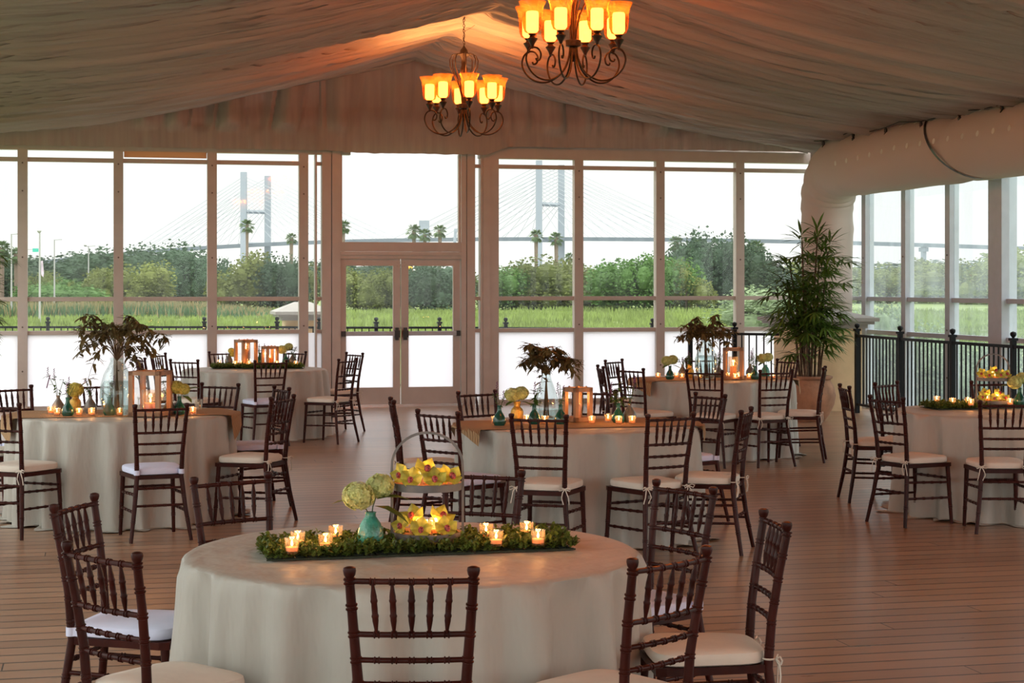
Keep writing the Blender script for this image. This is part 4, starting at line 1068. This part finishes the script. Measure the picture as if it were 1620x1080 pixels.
# boxwood mats
def mat_proto():
    random.seed(9); t = empty('boxwood_mat'); W_, D_ = .366, .33
    m = MB()
    for k in range(-4, 5): m.box((k*W_/9, 0, .004), (.004, D_*.98, .006))
    for k in range(-4, 5): m.box((0, k*D_/9, .004), (W_*.98, .004, .006))
    m.box((0, -D_*.485, .004), (W_, .004, .005)); m.box((0, D_*.485, .004), (W_, .004, .005))
    m.build('grid_base', 'grid', t)
    m = MB()
    for k in range(520):
        x, y = random.uniform(-W_/2-.006, W_/2+.006), random.uniform(-D_/2-.008, D_/2); h = random.uniform(.02, .055)
        for j in range(7):
            a = random.uniform(0, 2*PI); el = random.uniform(.0, 1.3); zz = h*random.uniform(.3, 1)
            d = Vector((math.cos(a)*math.cos(el), math.sin(a)*math.cos(el), math.sin(el)))
            m.leaf((x, y, zz), d, random.uniform(.016, .026), random.uniform(.011, .016), bend=.1)
    m.build('leaves', 'box', t); return t
bp = mat_proto(); freeze(bp)
mc = {}
for i, (k, x, y) in enumerate(MATS):
    o = bp if i == 0 else copy_tree(bp); mc[k] = mc.get(k, 0)+1
    o.location = (x, y, .7655); o.rotation_euler.z = PI*(i % 2)
    tag(o, 'leafy boxwood mat on the %s, %s of three' % ({'T1': 'front table', 'T4': 'two lantern table', 'T6': 'table before the railing'}[k], ['leftmost', 'middle one', 'rightmost'][mc[k]-1]), 'boxwood mat', 'boxwood mats on the tables')
# votives
def flame_mb(p, s=1.0):
    m = MB(); m.lathe([(0, 0), (.0035*s, .004*s), (.0052*s, .009*s), (.0035*s, .017*s), (.001*s, .026*s), (0, .028*s)], p, 8); return m
def votive():
    t = empty('votive_candle')
    m = MB(); m.lathe([(0, .002), (.022, .002), (.024, .006), (.0265, .056), (.0252, .056), (.0225, .009), (0, .009)], (0, 0, 0), 20); m.build('glass_cup', 'cup', t, True)
    m = MB(); m.lathe([(0, .010), (.021, .010), (.0215, .024), (.017, .025), (0, .0235)], (0, 0, 0), 16); m.build('wax', 'wax', t, True)
    flame_mb((0, 0, .0255), .95).build('flame', 'flame', t, True)
    ld = bpy.data.lights.new('candle_light', 'POINT'); ld.energy = .32; ld.color = (1, .42, .12); ld.shadow_soft_size = .01
    lo = bpy.data.objects.new('candle_light', ld); C.objects.link(lo); lo.parent = t; lo.location = (0, 0, .054)
    return t
vp = votive(); freeze(vp)
TN = {'T1': 'front table', 'T2': 'middle table', 'T3': 'left table', 'T4': 'two lantern table', 'T5': 'table by the palm', 'T6': 'table before the railing'}
VOTIVES.sort(key=lambda v: (v[0], lat(v[1], v[2])/dist(v[1], v[2])))
vc = {}
vi = 0
def put_votive(x, y, z, lb, g_):
    global vi
    o = vp if vi == 0 else copy_tree(vp); vi += 1
    o.location = (x, y, z); tag(o, lb, 'candle', g_)
ZT = .768
for k, x, y in VOTIVES:
    n = vc.get(k, 0); vc[k] = n+1
    put_votive(x, y, .792 if k in ('T1', 'T4', 'T6') else ZT+.001, 'lit glass votive candle on the %s, %s' % (TN[k], ORD[n]), 'votive candles on the '+TN[k])
# small vases and flowers
def vase_profile(kind):
    if kind == 'jade': return [(0, 0), (.036, 0), (.045, .008), (.048, .028), (.045, .052), (.037, .076), (.026, .093), (.0195, .102), (.0185, .110), (.0215, .118), (.017, .118), (.014, .10), (.0, .099)]
    if kind == 'teal': return [(0, 0), (.034, 0), (.043, .012), (.0455, .028), (.042, .048), (.030, .072), (.017, .092), (.0135, .112), (.016, .135), (.012, .135), (.0, .12)]
    if kind == 'grey': return [(0, 0), (.032, 0), (.044, .02), (.047, .042), (.042, .065), (.026, .09), (.014, .108), (.012, .12), (.017, .132), (.012, .131), (0, .12)]
    return [(0, 0), (.030, 0), (.040, .01), (.044, .035), (.045, .07), (.038, .09), (.022, .105), (.024, .13), (.028, .14), (.022, .14), (0, .11)]
def floret_ball(m, c, r, n=230, s=.014, squash=.85):
    c = Vector(c)
    for i in range(n):
        zf = 1-2*(i+.5)/n; th = i*2.39996; q = math.sqrt(1-zf*zf)
        u = Vector((q*math.cos(th), q*math.sin(th), zf)); u += Vector((random.gauss(0, .08), random.gauss(0, .08), random.gauss(0, .08))); u.normalize()
        p = c+Vector((u.x*r, u.y*r, u.z*r*squash))*random.uniform(.80, 1.10)
        a = u.cross(Vector((0, 0, 1)))
        if a.length < .1: a = Vector((1, 0, 0))
        a.normalize(); bb = u.cross(a); rot = random.uniform(0, 1.5)
        for k in range(4):
            t = rot+k*PI/2; d = a*math.cos(t)+bb*math.sin(t); sd = -a*math.sin(t)+bb*math.cos(t)
            m.add([p, p+d*s*.6+sd*s*.45+u*s*.25, p+d*s*1.1+u*s*.15, p+d*s*.6-sd*s*.45+u*s*.25], [(0, 1, 2, 3)])
def stems(m, tops, z0=.06):
    for tx, ty, tz in tops:
        m.tube([(0, 0, z0), (tx*.25, ty*.25, z0+(tz-z0)*.5), (tx, ty, tz)], .0022, 5)
def big_leaf(m, p, d, l, w): m.leaf(p, d, l*1.25, w*1.25, fold=.08, bend=.2)
def bouquet(kind, i):
    random.seed(200+i)
    t = empty('flower_stems'); st = MB(); lv = MB(); fl = None; fm = 'hyd'
    if kind.startswith('hydrangea'):
        fl = MB()
        if kind == 'hydrangea_double': heads = [(-.045, -.01, .175, .052), (.038, .03, .205, .045)]; lvs = [((.01, -.02, .14), (1, -.3, -.3), .11, .075), ((.02, 0, .16), (1, .1, .15), .10, .07), ((-.02, .03, .15), (-1, .6, .1), .10, .06)]
        elif kind == 'hydrangea_flat': heads = [(0, 0, .165, .058)]; lvs = [((-.02, 0, .13), (-1, 0, .1), .08, .04)]; fm = 'hyd_y'
        elif kind == 'hydrangea_leaf': heads = [(-.02, 0, .20, .05), (.03, -.02, .185, .04)]; lvs = [((.03, 0, .17), (1, -.1, .4), .10, .08), ((.02, -.02, .14), (.8, -.6, -.4), .08, .05), ((-.03, 0, .15), (-1, 0, .2), .07, .05)]; fm = 'hyd_y'
        elif kind == 'hydrangea_small': heads = [(.03, 0, .16, .033), (.045, 0, .12, .03)]; lvs = [((0, 0, .13), (-1, 0, .4), .05, .03)]; fm = 'hyd_y'
        else: heads = [(-.035, 0, .185, .05), (.032, .01, .195, .048)]; lvs = [((-.01, 0, .14), (-1, -.3, -.2), .07, .05), ((.02, -.01, .14), (1, -.3, -.25), .09, .06)]; fm = 'hyd_y' if i % 2 else 'hyd'
        stems(st, [(h_[0], h_[1], h_[2]) for h_ in heads])
        for h_ in heads:
            fl = MB(); floret_ball(fl, h_[:3], h_[3]); fl.build('flower_head', fm, t)
        fl = None
        for p, d, l, w in lvs: big_leaf(lv, p, d, l, w)
    else:
        n = {'sage': 4, 'leafy': 4, 'wispy': 5, 'droopy': 3}[kind]
        tops = []
        for k in range(n):
            a = random.uniform(0, 2*PI); rr = random.uniform(.02, .06); hh = random.uniform(.18, .27)
            tops.append((rr*math.cos(a), rr*math.sin(a)*.6, hh))
        if kind == 'droopy': tops = [(-.03, 0, .28), (-.075, .0, .29), (.04, 0, .25)]
        stems(st, tops); fl = None; fm = 'purple'
        for (tx, ty, tz) in tops:
            for k in range(9 if kind == 'leafy' else 5):
                u = random.uniform(.45, 1); p = (tx*u*u, ty*u*u, .06+(tz-.06)*u); a = random.uniform(0, 2*PI)
                s_ = .05 if kind in ('leafy', 'droopy') else .03
                lv.leaf(p, (math.cos(a), math.sin(a), random.uniform(-.6, .5)), s_*random.uniform(.7, 1.2), s_*.4)
        for (tx, ty, tz) in tops[:2 if kind != 'wispy' else 5]:
            fl = MB()
            for k in range(14 if kind != 'wispy' else 6):
                a = k*2.4; z = tz+.006*k-.03; q = .009*(1-k/18)
                fl.lathe([(0, -.004), (.0045, 0), (0, .006)], (tx+q*math.cos(a), ty+q*math.sin(a), z), 5)
            fl.build('flower_spike', 'purple', t)
        if kind == 'droopy':
            fl = MB()
            for k in range(16): fl.lathe([(0, -.005), (.006, 0), (0, .006)], (tops[0][0]-.03-.0015*k, 0, tops[0][2]-.006*k), 5)
            fl.build('flower_spike', 'purple', t)
    st.build('stem', 'green', t); lv.build('leaves', 'green', t)
    return t
VM = {}
VASES.sort(key=lambda v: (v[0], lat(v[2], v[3])/dist(v[2], v[3])))
cn = {'teal': 'dark teal glazed bud vase', 'jade': 'jade green crackled glass vase', 'grey': 'small grey glazed bud vase', 'gold': 'textured gold glass vase'}
fn = {'sage': 'purple spiked sprigs', 'leafy': 'leafy green sprigs', 'wispy': 'wispy thin sprigs', 'droopy': 'drooping purple sprigs'}
vc = {}
for i, (k, kind, x, y, fl) in enumerate(VASES):
    n = vc.get(k, 0); vc[k] = n+1; z = .792 if k in ('T1', 'T4', 'T6') else ZT+.001
    if kind not in VM:
        m = MB(); m.lathe(vase_profile(kind), (0, 0, 0), 28); o = m.build('bud_vase', kind, smooth=True); VM[kind] = o
    else: o = VM[kind].copy(); C.objects.link(o)
    o.location = (x, y, z)
    tag(o, '%s on the %s%s' % (cn[kind], TN[k], '' if k in ('T1', 'T6') else ', %s' % ORD[n]), 'vase', 'small vases')
    f = bouquet(fl, i); f.location = (x, y, z+.002)
    tag(f, '%s in the %s vase on the %s%s' % (fn.get(fl, 'yellow green hydrangea'), kind, TN[k], '' if k in ('T1', 'T6') else ', %s' % ORD[n]), 'flowers', 'flowers in small vases')
# big glass vases with eucalyptus
def big_vase(kind):
    t = empty('glass_vase')
    if kind == 'T3': prof = [(0, .0), (.075, .0), (.108, .05), (.125, .13), (.12, .21), (.095, .30), (.062, .36), (.045, .395), (.05, .42)]; wz = .25
    elif kind == 'T2': prof = [(0, 0), (.085, 0), (.096, .03), (.098, .08), (.085, .15), (.06, .22), (.038, .28), (.03, .31), (.034, .335)]; wz = .075
    else: prof = [(0, 0), (.07, 0), (.10, .05), (.115, .13), (.112, .21), (.085, .29), (.055, .34), (.045, .37), (.05, .39)]; wz = .24
    m = MB(); m.lathe(prof, (0, 0, 0), 36, cap=False); m.build('glass_body', 'vglass', t, True)
    wp_ = []
    for r_, z in prof:
        if z < wz: wp_.append((max(r_-.005, 0), z+.006))
    last = [p for p in prof if p[1] >= wz][0]; wp_ += [(last[0]-.006, wz), (0, wz)]
    m = MB(); m.lathe(wp_, (0, 0, 0), 36, cap=False); m.build('water', 'water', t, True)
    return t, prof[-2][1]
def eucalyptus(seed, neck, spread, rise, droop, n, skew=0):
    random.seed(seed); t = empty('eucalyptus_branches'); st = MB(); lv = MB()
    for k in range(n):
        a = 2*PI*k/n+random.uniform(-.3, .3); q = random.uniform(.55, 1.0)
        ex = math.cos(a)*spread*q+skew*random.random(); ey = math.sin(a)*spread*q*.75
        hz = neck+rise*random.uniform(.55, 1.0)*(1.05-.4*q)
        ez = hz-droop*q*random.uniform(.3, 1.1)
        P0 = Vector((random.uniform(-.02, .02), random.uniform(-.02, .02), .03)); P1 = Vector((0, 0, neck)); P2 = Vector((ex*.45, ey*.45, hz)); P3 = Vector((ex, ey, ez))
        pts = [P0, P0.lerp(P1, .6), P1]
        for s in range(1, 9):
            u = s/8; pts.append(P1*(1-u)**2+P2*2*u*(1-u)*1.0+P3*u*u)
        st.tube(pts, [.003]*3+[.0028-.0002*i for i in range(8)], 5)
        for s in range(30):
            u = random.uniform(.2, 1)**.75; p = P1*(1-u)**2+P2*2*u*(1-u)+P3*u*u
            aa = random.uniform(0, 2*PI); d = Vector((math.cos(aa), math.sin(aa), random.uniform(-1.1, .35)))
            lv.leaf(p, d, random.uniform(.055, .095), random.uniform(.022, .032), fold=.1, bend=random.uniform(0, .3))
            if s % 7 == 0:
                tip = p+d*.05; st.tube([p, tip], .001, 4); 
                for b_ in range(4): lv.lathe([(0, -.003), (.003, 0), (0, .003)], tip+Vector((random.gauss(0, .008), random.gauss(0, .008), random.gauss(0, .008))), 5)
    st.build('stem', 'stem', t); lv.build('leaves', 'euca', t)
    return t
for k, x, y in BIGVASES:
    v, nk = big_vase(k); v.location = (x, y, ZT+.001)
    tag(v, 'large clear glass vase half filled with water on the '+TN[k] if k != 'T2' else 'tall teardrop clear glass vase with little water on the middle table', 'vase', 'big glass vases')
    par = {'T3': (61, nk, .41, .62, .44, 24, .03), 'T2': (72, nk, .25, .42, .26, 18, .0), 'T5': (83, nk, .34, .42, .34, 24, -.02)}[k]
    e = eucalyptus(*par); e.location = (x, y, ZT+.001); tag(e, 'olive brown eucalyptus branches in the big glass vase on the '+TN[k], 'foliage', 'eucalyptus arrangements')
# lanterns
def lantern(w, h):
    t = empty('lantern'); p = .014 if w < .18 else .0165
    m = MB()
    for sx in (-1, 1):
        for sy in (-1, 1): m.box((sx*(w/2-p), sy*(w/2-p), h/2), (2*p, 2*p, h-.02))
    for z in (.018, h-.016):
        for s in (-1, 1):
            m.box((0, s*(w/2-p), z), (w, 2*p, .03)); m.box((s*(w/2-p), 0, z), (2*p, w, .03))
    m.box((0, 0, .012), (w-.01, w-.01, .012))
    m.build('wooden_frame', 'lwood', t)
    m = MB(); q = w/2-p
    for s in (-1, 1):
        m.box((0, s*q, h/2), (w-4*p, .002, h-.06)); m.box((s*q, 0, h/2), (.002, w-4*p, h-.06))
    m.build('glass_panes', 'pane_clear', t)
    m = MB()
    for sx in (-1, 1):
        for sy in (-1, 1): m.lathe([(.006, 0), (.009, .006), (0, .012)], (sx*w*.28, sy*w*.28, h-.002), 8)
    m.build('peg', 'lwood', t)
    return t
def pillar_candle(r, h, sleeve, m_='wax_o'):
    t = empty('pillar_candle')
    m = MB(); m.lathe([(0, 0), (r, 0), (r, h-.003), (r*.9, h), (r*.5, h-.005), (0, h-.006)], (0, 0, 0), 24); m.build('wax', m_, t, True)
    m = MB(); m.tube([(0, 0, h-.006), (0, 0, h+.006)], .0012, 5); m.build('wick', 'wick', t)
    flame_mb((0, 0, h+.002), 1.5).build('flame', 'flame', t, True)
    if sleeve:
        m = MB(); m.lathe([(r+.018, 0), (r+.018, sleeve), (r+.016, sleeve), (r+.016, .003)], (0, 0, 0), 24, cap=False); m.build('glass_sleeve', 'cup', t, True)
    ld = bpy.data.lights.new('candle_light', 'POINT'); ld.energy = 1.1; ld.color = (1, .42, .12); ld.shadow_soft_size = .015
    lo = bpy.data.objects.new('candle_light', ld); C.objects.link(lo); lo.parent = t; lo.location = (0, 0, h+.045)
    return t
ll = ['small open wooden lantern turned corner on, on the middle table', 'wooden lantern with a fat orange candle on the left table', 'wooden lantern holding a candle in a glass sleeve on the far table by the palm', 'taller of the two wooden lanterns on the two lantern table', 'shorter of the two wooden lanterns on the two lantern table']
cl = ['tall lit pillar candle inside the middle table lantern', 'fat orange pillar candle inside the left table lantern', 'pink pillar candle in a glass sleeve inside the far table lantern', 'slim tall candle inside the taller of the two lanterns', 'short orange candle inside the shorter of the two lanterns']
cp = [(.024, .105, 0, 'wax'), (.044, .075, .17, 'wax_o'), (.033, .115, .21, 'wax'), (.024, .17, .23, 'wax'), (.033, .07, 0, 'wax_o')]
for i, (k, x, y, w, h, rz) in enumerate(LANTERNS):
    z = .79 if k == 'T4' else ZT+.001
    if k == 'T3': w = .24
    t = lantern(w, h); t.location = (x, y, z); t.rotation_euler.z = R(rz)-YAW; tag(t, ll[i], 'lantern', 'wooden lanterns')
    c = pillar_candle(*cp[i]); c.location = (x, y, z+.019); tag(c, cl[i], 'candle', 'pillar candles in lanterns')
# tiered trays with orchids and cups
def tray_stand():
    t = empty('tiered_stand')
    for n, z in (('tray', .0), ('tray', .178)):
        m = MB(); m.lathe([(0, z+.004), (.121, z+.004), (.122, z+.012), (0, z+.012)], (0, 0, 0), 48); tr_ = m.build('tray', 'tray', t, True)
        m = MB(); m.lathe([(.120, z), (.125, z), (.126, z+.026), (.122, z+.027), (.121, z+.004)], (0, 0, 0), 48, cap=False); m.build('rim', 'galv', tr_, True)
        m = MB(); m.lathe([(.1195, z+.012), (.1205, z+.012), (.1205, z+.024), (.1195, z+.024)], (0, 0, 0), 48, cap=False); m.build('inner_rim', 'tray', tr_, True)
    m = MB(); pts = [(-.129, 0, .0), (-.129, 0, .12), (-.129, 0, .24)]
    for k in range(1, 20): a = PI-PI*k/20; pts.append((.129*math.cos(a), 0, .262+.122*math.sin(a)))
    pts += [(.129, 0, .24), (.129, 0, .12), (.129, 0, 0)]
    vs = []
    for i, p in enumerate(pts):
        p0 = Vector(pts[max(i-1, 0)]); p1 = Vector(pts[min(i+1, len(pts)-1)]); d = (p1-p0).normalized(); nn = Vector((d.z, 0, -d.x)); p = Vector(p)
        vs += [p+nn*.0045+Vector((0, .007, 0)), p+nn*.0045-Vector((0, .007, 0)), p-nn*.0045-Vector((0, .007, 0)), p-nn*.0045+Vector((0, .007, 0))]
    m.add(vs, [(i*4+a, i*4+(a+1) % 4, i*4+4+(a+1) % 4, i*4+4+a) for i in range(len(pts)-1) for a in range(4)])
    m.build('arched_handle', 'galv', t)
    return t
def orchid():
    random.seed(3); t = empty('orchid_blossom'); m = MB()
    for a, l, w in ((90, .050, .050), (158, .048, .050), (22, .048, .050), (228, .043, .048), (312, .043, .048)):
        d = Vector((math.cos(R(a)), -.25, math.sin(R(a)))); m.leaf((0, 0, 0), d, l, w, up=Vector((0, -1, 0)), fold=-.2, bend=-.15)
    m.build('petals', 'orchid', t, True)
    m = MB(); m.lathe([(.003, -.015), (.009, -.009), (.011, 0), (.008, .008), (.003, .010)], (0, -.016, -.008), 12); m.build('lip', 'lip', t, True)
    return t
op_ = orchid(); freeze(op_); oc = 0
ts_ = tray_stand(); freeze(ts_)
for i, (k, x, y) in enumerate(TRAYS):
    o = ts_ if i == 0 else copy_tree(ts_)
    zb = .80 if k == 'T1' else .80; sc = 1.0
    o.location = (x, y, zb); o.rotation_euler.z = -YAW
    tag(o, 'two tier wooden tray stand with arched metal handle on the '+TN[k], 'tray stand', 'tiered tray stands')
    for tier, z in ((0, zb+.013), (1, zb+.191)):
        tn = ('lower', 'upper')[tier]
        offs = [(-.05, .01), (.005, .045), (.055, .01), (.01, -.02)] if tier else [(-.04, .02), (.03, .045), (.035, -.01), (-.005, -.03)]
        for q, (ox, oy) in enumerate(offs):
            px = x+ox*math.cos(YAW)+oy*math.sin(YAW); py = y-ox*math.sin(YAW)+oy*math.cos(YAW)
            put_votive(px, py, z, 'glass tealight, %s tray of the %s stand, %s' % (tn, TN[k], ['nearest the left', 'behind', 'nearest the right', 'in front'][q]), 'tealights on the tray stands')
        os_ = [(-.095, -.03, -.5, .012), (-.055, -.085, -.1, 0), (.03, -.092, .1, 0), (.085, -.055, .6, .005), (.0, -.06, .0, .03)]
        if tier == 0: os_ = [(-.09, -.05, -.5, .01), (-.02, -.095, .1, 0), (.07, -.075, .35, 0), (-.055, .03, -.2, .03), (.05, .02, .2, .03)]
        for q, (ox, oy, ro, up_) in enumerate(os_):
            o = op_ if oc == 0 else copy_tree(op_); oc += 1
            px = x+ox*math.cos(YAW)+oy*math.sin(YAW); py = y-ox*math.sin(YAW)+oy*math.cos(YAW)
            o.location = (px, py, z+.032+up_); o.rotation_euler = (R(-25-q*9), R((q*37) % 50-25), -YAW+ro); o.scale = (.9+.06*q,)*3
            tag(o, 'yellow orchid on the %s tray of the %s stand, %s' % (tn, TN[k], ['leftmost', 'left of centre', 'right of centre', 'rightmost', 'at the centre'][q] if tier else ['leftmost', 'front centre', 'rightmost', 'back left', 'back right'][q]), 'orchid', 'orchids on the tray stands')
x, y = BIGVASES[1][1:]
# empty tumbler on the left table
m = MB(); m.lathe([(0, .003), (.026, .003), (.030, .08), (.0285, .08), (.0245, .008), (0, .008)], (0, 0, 0), 20)
tx, ty = wp(314, 13.62); tag(m.build('glass_tumbler', 'cup', smooth=True, loc=(tx, ty, ZT+.001)), 'empty clear glass tumbler at the right end of the left table', 'glass')

# ------------------------------------------------------------------ potted rhapis palm
def rhapis(seed, wid=.62, label='', name='potted_palm', pot=True):
    random.seed(seed); t = empty('potted_palm')
    prof = [(0, 0), (.20, 0), (.26, .08), (.325, .22), (.345, .33), (.325, .43), (.285, .50), (.275, .53), (.30, .54), (.305, .565), (.28, .575), (.255, .56), (.25, .50), (0, .50)]
    m = MB(); m.lathe([(r_, z) for r_, z in prof], (0, 0, 0), 48); m.build('pot', 'terracotta', t, True)
    m = MB(); m.lathe([(0, .53), (.255, .53)], (0, 0, 0), 32, cap=False); m.build('soil', 'soil', t)
    lv = MB()
    for k in range(14):
        a = random.uniform(0, 2*PI); r0 = random.uniform(.02, .14); x0, y0 = r0*math.cos(a), r0*math.sin(a)
        H_ = random.uniform(1.6, 2.42) if k > 4 else random.uniform(1.0, 1.6)
        lean = random.uniform(.05, .25); x1, y1 = x0+lean*math.cos(a), y0+lean*math.sin(a)
        c = MB(); c.tube([(x0, y0, .48), (x0+(x1-x0)*.35, y0+(y1-y0)*.35, .48+(H_-.48)*.5), (x1, y1, H_)], [.016, .014, .009], 8); c.build('cane', 'cane', t, True)
        nl = int(17*(H_-.4))
        for q in range(nl):
            u = .30+.70*(q+random.random())/nl; zz = .48+(H_-.48)*u; cx, cy = x0+(x1-x0)*u, y0+(y1-y0)*u
            if zz < .95 and random.random() < .7: continue
            th = random.uniform(0, 2*PI); el = random.uniform(-.1, .8)+(.35 if u > .9 else 0)
            d = Vector((math.cos(th)*math.cos(el), math.sin(th)*math.cos(el), math.sin(el))); pl_ = random.uniform(.12, .32)*(wid/.62)
            if u > .9: pl_ *= .6
            base = Vector((cx, cy, zz)); e = base+d*pl_; lv.tube([base, e], .003, 4, False)
            side = d.cross(Vector((0, 0, 1))).normalized(); nn = random.choice((5, 6, 7, 8)); sp = random.uniform(1.5, 2.1)
            for j in range(nn):
                aa = (j/(nn-1)-.5)*sp*1.25
                dd = d*math.cos(aa)+side*math.sin(aa)+Vector((0, 0, -.22-.2*abs(aa)*random.random()))
                lv.leaf(e, dd, random.uniform(.22, .33)*(1-.12*abs(aa)), .036, fold=.12, bend=random.uniform(.05, .35))
    o = lv.build('leaves', 'palmleaf', t); o['kind'] = 'stuff'
    return t
x, y = wp(1279, 22.6); p1 = rhapis(15); p1.location = (x, y, 0)
tag(p1, 'tall bushy lady palm in a weathered terracotta pot before the cream pillar', 'potted plant', 'potted palms')
x, y = wp(-70, 21.0); p2 = copy_tree(p1); p2.location = (x, y, 0); p2.rotation_euler.z = 1.0
tag(p2, 'second lady palm whose leaf tips poke in at the left frame edge', 'potted plant', 'potted palms')
